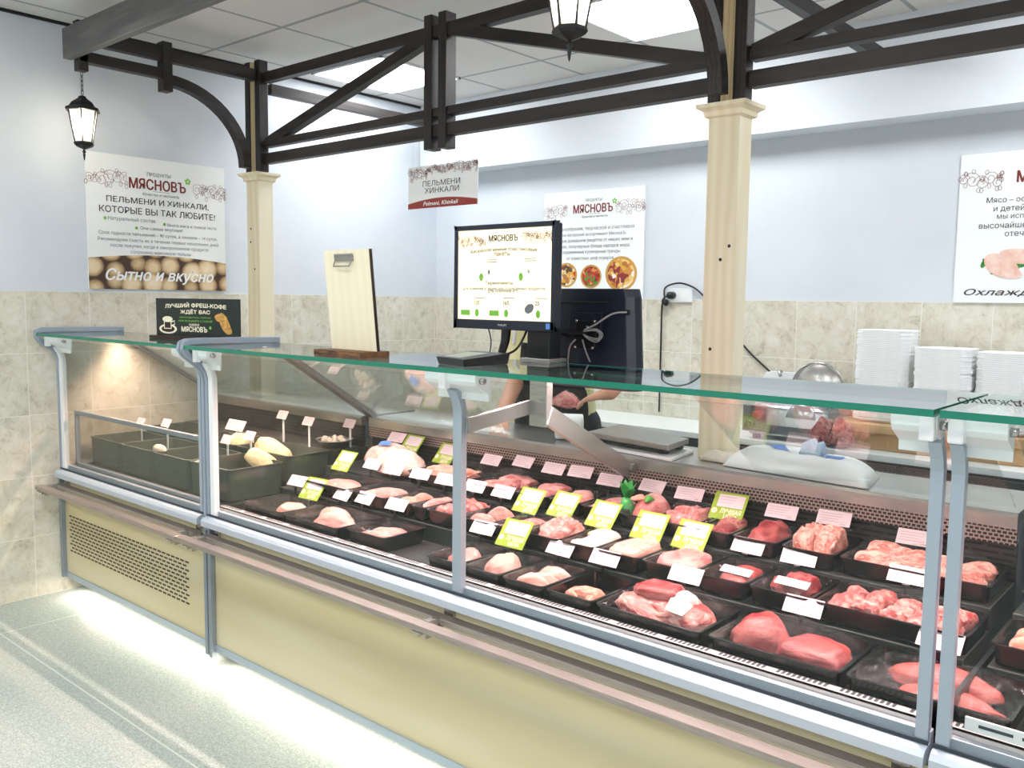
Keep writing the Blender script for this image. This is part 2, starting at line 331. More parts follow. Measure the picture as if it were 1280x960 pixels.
    def build(s, name, mat, parent=None, smooth=False, bevel=0, at=None, auto=None):
        """world-space vertices; origin at parent's location (or at)"""
        mats = mat if isinstance(mat, (list, tuple)) else [mat]
        off = parent.location if parent is not None else (at or (0,0,0))
        base = Vector(off)
        p = parent.parent if parent is not None else None
        while p is not None: base = base + p.location; p = p.parent
        o = bpy.data.objects.new(name, s.mesh(name, mats, smooth, base)); C.objects.link(o)
        if parent is not None: o.parent = parent
        else: o.location = base
        if bevel:
            b = o.modifiers.new('bevel', 'BEVEL'); b.width = bevel; b.segments = 2; b.limit_method = 'ANGLE'
        return o
def placed(name, mb, mat, loc, rot=(0,0,0), smooth=False):
    o = bpy.data.objects.new(name, mb.mesh(name, mat if isinstance(mat, (list, tuple)) else [mat], smooth)); C.objects.link(o); o.location = loc; o.rotation_euler = rot; return o
def local(name, mb, mat, parent, smooth=False, bevel=0, loc=(0,0,0)):
    """vertices given in the parent's own frame; printed lines come out as one part each"""
    if len(mb.g) > 1 and mb.g[0] == (0, 0) and name != 'fine_print' and 'slogan' not in name:
        for m in mb.split(): o = local(name, m, mat, parent, smooth, bevel, loc)
        return o
    o = bpy.data.objects.new(name, mb.mesh(name, mat if isinstance(mat, (list, tuple)) else [mat], smooth)); C.objects.link(o); o.parent = parent; o.location = loc
    if bevel:
        b = o.modifiers.new('bevel', 'BEVEL'); b.width = bevel; b.segments = 2; b.limit_method = 'ANGLE'
    return o
LABELS = {}
def tag(o, label, cat, group=None, kind=None):
    o['label'] = label; o['category'] = cat
    if group: o['group'] = group
    if kind: o['kind'] = kind
    return o
def thing(name, loc, label, cat, group=None, rot=(0,0,0)):
    o = bpy.data.objects.new(name, None); C.objects.link(o); o.location = loc; o.rotation_euler = rot; o.empty_display_size = .05; return tag(o, label, cat, group)
def struct(name, mb, mat, label=None, cat=None, bevel=0):
    o = mb.build(name, mat, bevel=bevel); o['kind'] = 'structure'
    if label: o['label'] = label; o['category'] = cat or name.split('_')[0]
    return o
def copy_tree(o, parent=None, keep=False):
    c = o.copy(); C.objects.link(c)
    if parent is not None: c.parent = parent
    for ch in list(o.children): copy_tree(ch, c)
    return c
# text as flat mesh, centred on (u, v), scaled to a given width and/or height, in the parent's X-Y plane
_TC = {}
def text_mesh(body, bold=0.0, shear=0.0, arc=0.0):
    k = (body, bold, shear, arc)
    if k in _TC: return _TC[k]
    c = bpy.data.curves.new('writing', 'FONT'); c.body = body; c.resolution_u = 3; c.align_x = 'CENTER'; c.fill_mode = 'NONE'
    o = bpy.data.objects.new('writing', c); C.objects.link(o); bpy.context.view_layer.update()
    me = bpy.data.meshes.new_from_object(o.evaluated_get(bpy.context.evaluated_depsgraph_get())); bpy.data.objects.remove(o); bpy.data.curves.remove(c)
    P = [Vector(v.co) for v in me.vertices]; nx = {e.vertices[0]: e.vertices[1] for e in me.edges}; bpy.data.meshes.remove(me)
    nb = {}
    for x_, y_ in nx.items(): nb.setdefault(x_, []).append(y_); nb.setdefault(y_, []).append(x_)
    loops = []; seen = set()
    for st in sorted(nb):
        if st in seen: continue
        L = [st]; seen.add(st); cur = st
        while True:
            q = [w for w in ([nx[cur]] if cur in nx and nx[cur] not in seen else nb[cur]) if w not in seen]
            if not q: break
            cur = q[0]; seen.add(cur); L.append(cur)
        if len(L) > 2: loops.append([P[i] for i in L])
    for L in loops:            # bowls that run a little way into their own stem
        if abs(L[0].x-L[-1].x) < 1e-4:
            for i in range(len(L)-1):
                if abs(L[i].x-L[i+1].x) < 1e-4 and 0 < L[i].x-L[0].x < .05 and min(L[i].y, L[i+1].y) < min(L[0].y, L[-1].y) and max(L[i].y, L[i+1].y) > max(L[0].y, L[-1].y): L[0].x = L[-1].x = L[i].x+.0005; break
    for L in loops:
        for p in L: p.x += shear*p.y
    def sarea(L): return sum(L[i].x*L[(i+1) % len(L)].y-L[(i+1) % len(L)].x*L[i].y for i in range(len(L)))/2
    def inside(p, L):
        r = False; j = len(L)-1
        for i in range(len(L)):
            if (L[i].y > p.y) != (L[j].y > p.y) and p.x < (L[j].x-L[i].x)*(p.y-L[i].y)/(L[j].y-L[i].y)+L[i].x: r = not r
            j = i
        return r
    ar = [sarea(L) for L in loops]; V, F = [], []
    def within(H, L): return sum(inside(H[k], L) for k in range(0, len(H), max(1, len(H)//7))) > 3 if len(H) > 6 else all(inside(p, L) for p in H)
    hole = [any(ar[i]*ar[j] < 0 and abs(ar[i]) < abs(ar[j]) and within(loops[i], loops[j]) for j in range(len(loops))) for i in range(len(loops))]
    for i, L in enumerate(loops):
        if hole[i]: continue
        G = [L]+[loops[j] for j in range(len(loops)) if hole[j] and abs(ar[j]) < abs(ar[i]) and ar[i]*ar[j] < 0 and within(loops[j], L)]
        fl = [p for g_ in G for p in g_]; o0 = len(V); V += [Vector(p) for p in fl]; F += [tuple(o0+i for i in t_) for t_ in tessellate_polygon([[p.to_3d() for p in g_] for g_ in G])]
    if arc and V:
        w = max(abs(v.x) for v in V) or 1
        for v in V: v.y -= arc*(v.x/w)**2
    _TC[k] = (V, F); return _TC[k]
def put_text(mb, body, u, v, width=None, height=None, bold=.012, shear=0, z=.0012, arc=0, rot=0, squash=1):
    V, F = text_mesh(body, 0.0, shear, arc)
    if not V: return
    mb.mark()
    x0, x1 = min(p.x for p in V), max(p.x for p in V); y0, y1 = min(p.y for p in V), max(p.y for p in V)
    sx = width/(x1-x0) if width else height/(y1-y0); sy = (height/(y1-y0) if height else sx)*squash
    cx, cy = (x0+x1)/2, (y0+y1)/2; c, s_ = math.cos(rot), math.sin(rot)
    P = [((p.x-cx)*sx, (p.y-cy)*sy) for p in V]
    e = bold*sx*.9
    for k, (dx, dy) in enumerate(((0, 0),) if bold < .008 else ((-e, 0), (e, 0), (0, e*.7), (0, -e*.7))): mb.add([(u+(a+dx)*c-(b+dy)*s_, v+(a+dx)*s_+(b+dy)*c, z+k*.00003) for a, b in P], F)
def ribbon(mb, pts, w, z=.001):
    """thin printed line through 2-D points"""
    n = len(pts); L = []
    for i, p in enumerate(pts):
        a = pts[max(i-1, 0)]; b = pts[min(i+1, n-1)]; d = Vector((b[0]-a[0], b[1]-a[1])); d.normalize() if d.length else None
        L.append((p[0]-d.y*w/2, p[1]+d.x*w/2, z)); L.append((p[0]+d.y*w/2, p[1]-d.x*w/2, z))
    mb.add(L, [(2*i, 2*i+1, 2*i+3, 2*i+2) for i in range(n-1)])
def scrolls(mb, u0, u1, v, h, seed, w=.0016, z=.001):
    """floral scroll ornament: spirals with leaves and dots"""
    rd = random.Random(seed); u = u0; mb.mark()
    while u < u1:
        r = h*rd.uniform(.28, .5); sgn = rd.choice((-1, 1)); cv = v + rd.uniform(-.2, .2)*h; cu = u + r*.6
        pts = []
        for i in range(22):
            a = i/21*3.4*PI; rr = r*(1 - .8*i/21); pts.append((min(max(cu + rr*math.cos(a)*sgn, u0), u1), cv + rr*math.sin(a)))
        ribbon(mb, pts, w, z)
        for _ in range(3):
            a = rd.uniform(0, 2*PI); c = (min(max(cu + r*math.cos(a), u0), u1), cv + r*math.sin(a)); q = []
            for i in range(9): t = i/8*2*PI; q.append((c[0]+math.cos(t)*h*.09, c[1]+math.sin(t)*h*.12))
            ribbon(mb, q, w, z)
        u += r*1.05
def disc(mb, u, v, ru, rv, z=.001, n=28, mi=0): mb.add([(u+ru*math.cos(2*PI*k/n), v+rv*math.sin(2*PI*k/n), z) for k in range(n)], [tuple(range(n))], mi)
def rect(mb, u0, u1, v0, v1, z=.001, mi=0): mb.add([(u0,v0,z),(u1,v0,z),(u1,v1,z),(u0,v1,z)], [(0,1,2,3)], mi)
def flat_board(name, loc, rz, w, h, t, mat, label, cat, group=None, tilt=0):
    """board whose local X is right, Y up, Z towards the viewer; origin at bottom left, face at Z=0"""
    mb = MB().box(0, w, 0, h, -t, 0); o = bpy.data.objects.new(name, mb.mesh(name, [mat])); C.objects.link(o); o.location = loc; o.rotation_euler = (PI/2-tilt, 0, rz); return tag(o, label, cat, group)

# ------------------------------------------------------------------ room
XR, YF = 7.2, -4.0
struct('floor', MB().box(-.1, XR, YF, 4.6, -.08, 0), M['floor'], 'grey speckled vinyl floor with thin pale joints', 'floor')
struct('ceiling', MB().box(-.1, XR, YF, 4.6, 2.79, 2.88), M['ceiling'], 'white suspended ceiling of square panels', 'ceiling')
struct('wall_left', MB().box(-.1, 0, YF, 4.6, 1.5, 2.79), M['paint'], 'pale blue-white painted wall above tiles on the left', 'wall')
struct('wall_left_tiles', MB().box(-.1, .004, YF, 4.404, 0, 1.5), M['tile_left'], 'beige stone tiles on the lower left wall', 'wall')
struct('wall_back', MB().box(-.1, XR, 4.408, 4.6, 1.5, 2.79), M['paint'], 'pale blue-white painted wall behind the counter', 'wall')
struct('wall_back_tiles', MB().box(0, XR, 4.404, 4.6, 0, 1.5), M['tile_back'], 'beige stone tiles on the lower wall behind the counter', 'wall')
struct('trim_1', MB().box(0.004, XR, 4.24, 4.408, 2.335, 2.79), M['bulkhead'], 'boxed pale bulkhead running under the ceiling along the back wall', 'bulkhead')
struct('trim_2', MB().box(0, .012, YF, 4.24, 2.776, 2.79), M['iron'], 'thin dark trim between left wall and ceiling', 'trim')
# recessed ceiling lights sit in the panel grid
def ceiling_light(i, j, label, group=None):
    x0, y0 = .165+.61*i, 2.605+.62*j
    t = thing('ceiling_light', (x0, y0, 2.788), label, 'ceiling light', group)
    fr = MB()
    for a in ((x0, x0+.61, y0, y0+.015), (x0, x0+.61, y0+.605, y0+.62), (x0, x0+.015, y0, y0+.62), (x0+.595, x0+.61, y0, y0+.62)): fr.box(*a, 2.780, 2.7895)
    fr.build('frame', M['white_plastic'], t); MB().box(x0+.014, x0+.596, y0+.014, y0+.606, 2.783, 2.7893).build('diffuser', M['panel_light'], t)
ceiling_light(0, 1, 'square white ceiling light behind the left roof bay near the corner')
ceiling_light(3, 1, 'square white ceiling light behind the lantern and the tall pine post')
for i, j in ((6, 1), (1, -4), (4, -4), (7, -4), (1, -7), (4, -7), (7, -7)): ceiling_light(i, j, 'square white ceiling light out over the shop floor', 'ceiling lights over the shop floor')

# ------------------------------------------------------------------ timber canopy over the counter
can = thing('timber_canopy', (.30, 2.80, 0), 'dark stained timber roof frame on pale pine posts above the meat counter', 'canopy')
DX, DY, DZ = M['dark_wood_x'], M['dark_wood_y'], M['dark_wood_z']
def pine_post(x0, x1, y0, y1, zb):
    p = MB().box(x0, x1, y0, y1, zb, 2.125).build('pine_post', M['pine'], can, bevel=.002)
    xc, yc = (x0+x1)/2, (y0+y1)/2; hx, hy = (x1-x0)/2, (y1-y0)/2; rings = []
    for e, z in ((.004, 2.108), (.012, 2.112), (.014, 2.128), (.024, 2.135), (.032, 2.139), (.033, 2.152), (.0, 2.156)):
        rings.append([Vector((xc+sx*(hx+e), yc+sy*(hy+e), z)) for sx, sy in ((-1,-1),(1,-1),(1,1),(-1,1))])
    MB().loft(rings).build('capital', M['pine'], p)
    rd = random.Random(int(x0*100))
    for _ in range(3): MB().lathe([(.006, 0), (.004, -.0008), (0.0005, -.001)], 10, (rd.uniform(x0+.02, x1-.02), y0-.0002, rd.uniform(1.3, 2.0)), 'Y').build('knot', M['dark_wood_z'], p)
    MB().box(xc-.022, xc+.022, yc-.035, yc+.035, 2.15, 2.735).build('post_core', M['pine_core'], can)
    return xc, yc
for x0, x1 in ((.215, .33), (3.022, 3.137)):
    xc, yc = pine_post(x0, x1, 2.75, 2.84, .944)
    for sx in (-1, 1):
        a = xc+sx*.0465; MB().box(a-.0225, a+.0225, 2.755, 2.81, 2.157, 2.742).build('side_post', DZ, can, bevel=.003)
    # spacer board nailed in front of the left member, below the curved brace
# long chords of the truss at y = 2.8 (left bay, right bay)
for x0, x1 in ((.345, 3.012), (3.15, 6.0)):
    MB().box(x0, x1, 2.775, 2.82, 2.198, 2.252).build('lower_chord', DX, can, bevel=.002)
    MB().box(x0, x1, 2.775, 2.82, 2.285, 2.322).build('middle_chord', DX, can, bevel=.002)
    MB().box(x0, x1, 2.775, 2.82, 2.624, 2.676).build('upper_chord', DX, can, bevel=.002)
def diag(p, q): MB().beam((p[0], 2.797, p[1]), (q[0], 2.797, q[1]), .046, .05).build('diagonal_brace', DX, can, bevel=.002)
diag((.37, 2.31), (1.60, 2.632)); diag((1.76, 2.642), (2.99, 2.312)); diag((3.16, 2.312), (4.42, 2.642)); diag((4.58, 2.642), (5.9, 2.312))
for k in (1.625, 1.715, 4.455, 4.545): MB().box(k-.024, k+.024, 2.765, 2.83, 2.145, 2.722).build('king_post', DZ, can, bevel=.003)
# side trusses towards the customer, over the case
for xs in (.30, 3.085):
    MB().box(xs-.024, xs+.024, 1.83, 2.75, 2.632, 2.692).build('side_upper_chord', DY, can, bevel=.002)
    MB().box(xs-.024, xs+.024, 1.83, 2.24, 2.545, 2.594).build('side_lower_chord', DY, can, bevel=.002)
    MB().box(xs-.03, xs+.03, 2.225, 2.275, 2.486, 2.722).build('side_king_post', DZ, can, bevel=.003)
    L = []; n = 14
    for i in range(n+1):
        a = PI/2*i/n; L.append((2.25+.47*math.sin(a)*.985, 2.17+.40*math.cos(a)))
    inner = [(y - .046*math.sin(PI/2*i/n)*1.0, z - .05*math.cos(PI/2*i/n)) for i, (y, z) in enumerate(L)]
    MB().prism(L + inner[::-1], 'X', xs-.026, xs+.026).build('curved_brace', DY, can)
    MB().box(xs-.022, xs+.022, 2.845, 4.24, 2.58, 2.635).build('rear_beam', DY, can, bevel=.002)
    MB().box(xs-.024, xs+.024, 1.822, 1.868, 2.505, 2.728).build('corner_stub', DZ, can, bevel=.002)
MB().box(.255, 6.0, 1.782, 1.822, 2.556, 2.69).build('front_beam', M['grey_wood'], can, bevel=.003)

# ------------------------------------------------------------------ hanging lanterns
def lantern(x, y, ztop, label, lit):
    t = thing('hanging_lantern', (x, y, ztop), label, 'lantern'); H = 6
    def hexa(prof, phase=PI/6, n=6): return MB().lathe(prof, n, (x, y, ztop), phase=phase)
    ch = MB()
    for i in range(5):
        z = ztop - .012 - i*.0205; rot = Matrix.Rotation(PI/2*(i % 2) + .5, 3, 'Z'); pts = []
        for k in range(12):
            a = 2*PI*k/12; pts.append(Vector((x, y, z)) + rot @ Vector((.0055*math.cos(a), 0, .0145*math.sin(a))))
        ch.tube(pts, .0016, 6, closed=True)
    ch.build('chain', M['iron'], t, True)
    hexa([(.006, -.108), (.016, -.112), (.022, -.122), (.050, -.142), (.062, -.160), (.078, -.168), (.080, -.178), (.072, -.180), (.066, -.172)]).build('roof', M['iron'], t)
    fr = MB(); g = MB()
    for k in range(H):
        a, b = PI/6+2*PI*k/6, PI/6+2*PI*(k+1)/6
        top, bot = Vector((x+.066*math.cos(a), y+.066*math.sin(a), ztop-.176)), Vector((x+.040*math.cos(a), y+.040*math.sin(a), ztop-.322)); fr.tube([top, bot], .0034, 6)
        t2, b2 = Vector((x+.064*math.cos(b), y+.064*math.sin(b), ztop-.178)), Vector((x+.039*math.cos(b), y+.039*math.sin(b), ztop-.322))
        t1, b1 = Vector((x+.064*math.cos(a), y+.064*math.sin(a), ztop-.178)), Vector((x+.039*math.cos(a), y+.039*math.sin(a), ztop-.322)); g.add([t1, t2, b2, b1], [(0,1,2,3)])
    fr.build('frame', M['iron'], t); g.build('pane', M['lantern_glass'], t)
    hexa([(.0, -.318), (.044, -.318), (.047, -.328), (.040, -.336), (.020, -.345), (.006, -.350), (0, -.350)]).build('base', M['iron'], t)
    MB().lathe([(.004, -.348), (.005, -.356), (.009, -.362), (.004, -.368), (.006, -.374), (.003, -.395), (0.0005, -.402)], 10, (x, y, ztop)).build('finial', M['iron'], t, True)
    MB().lathe([(.009, -.318), (.009, -.285), (.007, -.280)], 10, (x, y, ztop)).build('socket', M['iron'], t)
    MB().ball((x, y, ztop-.245), (.019, .019, .036)).build('bulb', M['bulb'] if lit else M['bulb'], t, True)
lantern(.30, 1.845, 2.505, 'black hexagonal lantern with glowing bulb hanging near the left wall', True)
lantern(3.115, 1.845, 2.497, 'black hexagonal lantern at top of view between roof braces and ceiling light', True)

# ------------------------------------------------------------------ refrigerated cases
def yz(case, name, pts, x0, x1, mat, bevel=0): return MB().prism(pts, 'X', x0, x1).build(name, mat, case, bevel=bevel)
def thick(pts, w):
    """outline of a band of width w along a y-z polyline"""
    L, R = [], []
    for i, p in enumerate(pts):
        a, b = pts[max(i-1, 0)], pts[min(i+1, len(pts)-1)]; d = Vector((b[0]-a[0], b[1]-a[1])); d.normalize(); n = Vector((-d.y, d.x))
        L.append((p[0]+n.x*w/2, p[1]+n.y*w/2)); R.append((p[0]-n.x*w/2, p[1]-n.y*w/2))
    return L + R[::-1]
END = [(1.805, .62), (1.805, 1.165), (1.797, 1.195), (1.775, 1.222), (1.742, 1.246), (1.718, 1.266), (1.704, 1.286), (1.709, 1.305), (1.728, 1.3125), (1.80, 1.3135), (2.13, 1.311)]
def case(x0, x1, label, panes, rear_shield, left_end, right_end, deck=True, dy=0.0):
    t = thing('refrigerated_display_case', ((x0+x1)/2, 2.2, 0), label, 'display case', 'refrigerated display cases' if False else None)
    MB().box(x0, x1, 1.812+dy, 1.83+dy, .10, .575).build('front_panel', M['laminate'], t)
    MB().box(x0, x1, 1.806+dy, 1.832+dy, .072, .102).build('plinth_trim', M['alu'], t, bevel=.002)
    MB().box(x0, x1, 1.83+dy, 2.86, .075, .60).build('body', M['alu_dark'], t)
    for fx in (x0+.10, x1-.10): MB().lathe([(.022, 0), (.022, .012), (.014, .016), (.014, .08)], 12, (fx, 1.92, 0)).build('foot', M['alu'], t)
    # ledge the front glass stands on
    yz(t, 'ledge', [(1.765+dy, .590), (1.765+dy, .612), (1.775+dy, .622), (1.790+dy, .626), (1.83+dy, .626), (1.83+dy, .590)], x0, x1, M['ledge'])
    MB().box(x0, x1, 1.793+dy, 1.797+dy, .6262, .634).build('gasket', M['rubber'], t)
    MB().box(x0, x1, 1.812+dy, 1.832+dy, .6262, .648).build('glass_channel', M['alu'], t, bevel=.002)
    # bumper rails on brackets
    b = MB().box(x0-.03 if left_end == 'over' else x0+.0, x1-.005, 1.672+dy, 1.712+dy, .541, .560).build('bumper_rail', M['bumper'], t, bevel=.002)
    MB().box(x0+.02, x1-.01, 1.752+dy, 1.790+dy, .541, .560).build('bumper_rail', M['bumper'], t, bevel=.002)
    k = max(1, round((x1-x0)/1.3))
    for i in range(k+1):
        bx = x0+.05 + (x1-x0-.10)*i/k
        br = MB().box(bx-.018, bx+.018, 1.668+dy, 1.812+dy, .535, .541); br.box(bx-.018, bx-.013, 1.690+dy, 1.74+dy, .517, .535); br.box(bx+.013, bx+.018, 1.690+dy, 1.74+dy, .517, .535); br.box(bx-.018, bx+.018, 1.80+dy, 1.813+dy, .52, .59); br.box(bx-.012, bx+.012, 1.71+dy, 1.753+dy, .541, .562)
        br.build('rail_bracket', M['steel'], t)
    # glass
    for a, b_ in panes:
        MB().box(a, b_, 1.799+dy, 1.805+dy, .634, 1.262).build('front_glass', M['glass'], t)
    mb = MB().box(x0, x1, 1.700+dy, 2.10, 1.286, 1.300)
    mb.m = [0, 0, 1, 1, 1, 1]
    mb.build('top_glass', [M['glass_top'], M['glass_edge']], t)
    lz = 1.244 if x0 < 1 else 1.256
    hh = MB().box(x0+.04, x1-.04, 2.100, 2.150, 1.280, 1.296); hh.box(x0+.04, x1-.04, 2.1005, 2.1035, lz, 1.280); hh.box(x0+.04, x1-.04, 2.146, 2.150, 1.262, 1.280); hh.build('lamp_housing', M['steel_dull'], t)
    MB().box(x0+.06, x1-.06, 2.112, 2.138, 1.272, 1.279).build('lamp_tube', M['lamp'], t, bevel=.003)
    return t
def hinge(t, x0, x1, gx):
    """white hinge bracket carrying the glass top"""
    P = [(1.742, 1.282), (1.742, 1.262), (1.750, 1.250), (1.764, 1.243), (1.796, 1.225), (1.797, 1.205), (1.803, 1.205), (1.806, 1.282)]
    b = yz(t, 'hinge_bracket', P, x0, x1, M['bracket'])
    MB().lathe([(.009, x1), (.009, x1+.012), (.004, x1+.013)], 12, (0, 1.765, 1.264), 'X').build('hinge_pin', M['steel'], b, True)
    MB().box(gx-.014, gx+.014, 1.732, 1.755, 1.236, 1.2855).build('clamp', M['white_plastic'], b, bevel=.004)
def upright(t, x, w=.03, mat='alu'):
    return MB().prism(thick([(1.808, .628), (1.808, 1.17), (1.800, 1.20), (1.780, 1.235)], .022), 'X', x-w/2, x+w/2).build('upright', M[mat], t)
def end_frame(t, x0, x1): return MB().prism(thick(END, .024), 'X', x0, x1).build('end_frame', M['profile'], t, bevel=.004)
def end_glass(t, x, nm='end_glass'):
    MB().prism([(1.83, .66), (1.83, 1.18), (1.79, 1.23), (1.76, 1.28), (2.10, 1.28), (2.62, .93), (2.62, .66)], 'X', x-.003, x+.003).build(nm, M['glass'], t)
def strut(t, x, y0=2.11, z0=1.284, w=.028):
    return MB().prism(thick([(y0, z0), (2.640, .945), (2.648, .93), (2.648, .70)], .022), 'X', x-w/2, x+w/2).build('strut', M['steel_dull'], t)
def shelf(t, x0, x1, y0, y1, z, mat='dark_steel', nm='deck'): return MB().box(x0, x1, y0, y1, z-.012, z).build(nm, M[mat], t)

# --- long meat case
meat_case = case(1.402, 4.072, 'long refrigerated meat case with maple panel in the middle of the counter', [(1.415, 2.757), (2.785, 4.05)], True, 'over', None)
end_frame(meat_case, 1.402, 1.420); upright(meat_case, 1.438, .028, 'white_plastic'); upright(meat_case, 2.771, .034); upright(meat_case, 4.058, .024)
hinge(meat_case, 1.425, 1.51, 1.438); hinge(meat_case, 2.694, 2.892, 2.771); hinge(meat_case, 3.985, 4.068, 4.052)
MB().box(1.402, 1.424, 1.790, 1.812, .05, .57).build('corner_profile', M['alu_dark'], meat_case, bevel=.002)
end_glass(meat_case, 1.409)
strut(meat_case, 1.409)
# deck, steps, front air grille, rear wall and worktop
def interior(t, x0, x1):
    MB().box(x0, x1, 1.834, 2.64, .60, .632).build('deck', M['dark_steel'], t)
    MB().box(x0, x1, 2.118, 2.64, .632, .694).build('step', M['dark_steel'], t, bevel=.002)
    MB().box(x0, x1, 2.352, 2.64, .694, .752).build('step', M['dark_steel'], t, bevel=.002)
    g = MB().box(x0, x1, 1.834, 1.838, .632, .660); g.box(x0, x1, 1.834, 1.868, .656, .660); g.box(x0, x1, 1.864, 1.868, .632, .660); n = int((x1-x0)/.012)
    gr = g.build('air_grille', M['grille'], t)
    s = MB()
    for i in range(n):
        if i % 12 < 10: s.box(x0+.006+i*.012, x0+.013+i*.012, 1.845, 1.8635, .660, .6606)
    s.build('grille_grooves', M['rubber'], gr)
    MB().box(x0, x1, 2.618, 2.630, .752, .858).build('slotted_wall', M['slots'], t)
    MB().box(x0, x1, 2.602, 2.612, .855, .900).build('perforated_strip', M['perf'], t)
    yz(t, 'worktop', [(2.598, .900), (2.596, .936), (2.602, .944), (2.93, .944), (2.93, .915), (2.61, .915), (2.61, .900)], x0, x1, M['steel'])
    MB().box(x0, x1, 2.63, 2.92, .60, .915).build('rear_cabinet', M['alu_dark'], t)
interior(meat_case, 1.422, 4.052)
# support frame at mid length: bar, square pillar, sloping plate
MB().beam((2.80, 1.812, 1.128), (2.80, 2.09, 1.158), .012, .044, (0,0,1)).build('support_bar', M['steel'], meat_case, bevel=.002)
MB().box(2.800, 2.868, 2.085, 2.115, 1.100, 1.285).build('support_pillar', M['steel'], meat_case, bevel=.002)
MB().beam((2.865, 2.10, 1.135), (2.85, 2.58, .895), .014, .062, (0,0,1)).build('support_plate', M['steel'], meat_case, bevel=.002)
MB().lathe([(.016, 2.842), (.016, 2.868)], 14, (0, 2.588, .905), 'X').build('support_pivot', M['steel_dull'], meat_case)
# sloped glass shields on the staff side
def shield(t, x0, x1): MB().prism([(2.118, 1.280), (2.122, 1.284), (2.628, .956), (2.624, .952)], 'X', x0, x1).build('sloped_shield', M['glass_shield'], t)
shield(meat_case, 1.43, 2.26); shield(meat_case, 3.30, 4.04)

# --- frozen case by the wall
frozen = case(.03, 1.372, 'short frozen-food case with slotted maple panel against the left wall', [(.05, 1.355)], True, None, None)
end_frame(frozen, .028, .046); end_frame(frozen, 1.374, 1.394); upright(frozen, .066, .030, 'white_plastic'); upright(frozen, 1.354, .02, 'alu')
hinge(frozen, .055, .19, .066); hinge(frozen, 1.25, 1.37, 1.362)
MB().box(1.372, 1.394, 1.790, 1.812, .055, .57).build('corner_profile', M['alu_dark'], frozen, bevel=.002)
MB().box(.012, .03, 1.79, 1.85, .075, .60).build('corner_profile', M['alu_dark'], frozen, bevel=.002)
vent = MB(); rows, cols = 11, 30
for r in range(rows):
    for c in range(cols):
        vx = .075 + c*.0385 + (r % 2)*.019; vz = .215 + r*.0175
        if vx < 1.20: vent.box(vx, vx+.026, 1.8105, 1.8125, vz, vz+.0065)
vent.build('vent_slots', M['dark_brown'], [c for c in frozen.children if c.name.startswith('front_panel')][0])
end_glass(frozen, .040); strut(frozen, .040); strut(frozen, 1.382)
ig = MB().box(.09, 1.34, 1.845, 1.865, .900, .918); ig.box(.09, .105, 1.845, 1.865, .65, .90); ig.box(.09, 1.34, 1.845, 1.865, .645, .660)
gd = ig.build('inner_guard', M['alu_dark'], frozen); MB().box(.105, 1.34, 1.853, 1.857, .66, .90).build('guard_glass', M['glass'], gd)
MB().box(.046, 1.37, 1.834, 2.64, .60, .64).build('deck', M['dark_steel'], frozen)
MB().box(.046, 1.37, 2.45, 2.64, .64, .80).build('rear_shelf', M['dark_steel'], frozen)
MB().box(.046, 1.37, 2.60, 2.62, .80, .90).build('slotted_wall', M['slots'], frozen)
yz(frozen, 'worktop', [(2.598, .900), (2.596, .936), (2.602, .944), (2.93, .944), (2.93, .915), (2.61, .915), (2.61, .900)], .03, 1.372, M['steel'])
MB().box(.046, 1.37, 2.63, 2.92, .60, .915).build('rear_cabinet', M['alu_dark'], frozen)
shield(frozen, .06, 1.35)

# --- next case at the right edge
third = case(4.082, 5.60, 'neighbouring meat case cut off by the right edge of view', [(4.10, 5.58)], True, None, None)
upright(third, 4.096, .024); hinge(third, 4.088, 4.185, 4.102); interior(third, 4.10, 5.58)
gh = MB().box(4.125, 4.30, 1.835, 1.840, .662, .690); gh.build('white_grille_clip', M['white_plastic'], third, bevel=.002)
for q in (4.15, 4.225): MB().box(q, q+.06, 1.8340, 1.8352, .674, .680).build('clip_slot', M['rubber'], [c for c in third.children if c.name.startswith('white_grille_clip')][0])
MB().box(4.084, 4.094, 1.84, 2.60, .632, .70).build('divider', M['black_plastic'], third)
shield(third, 4.10, 5.5)

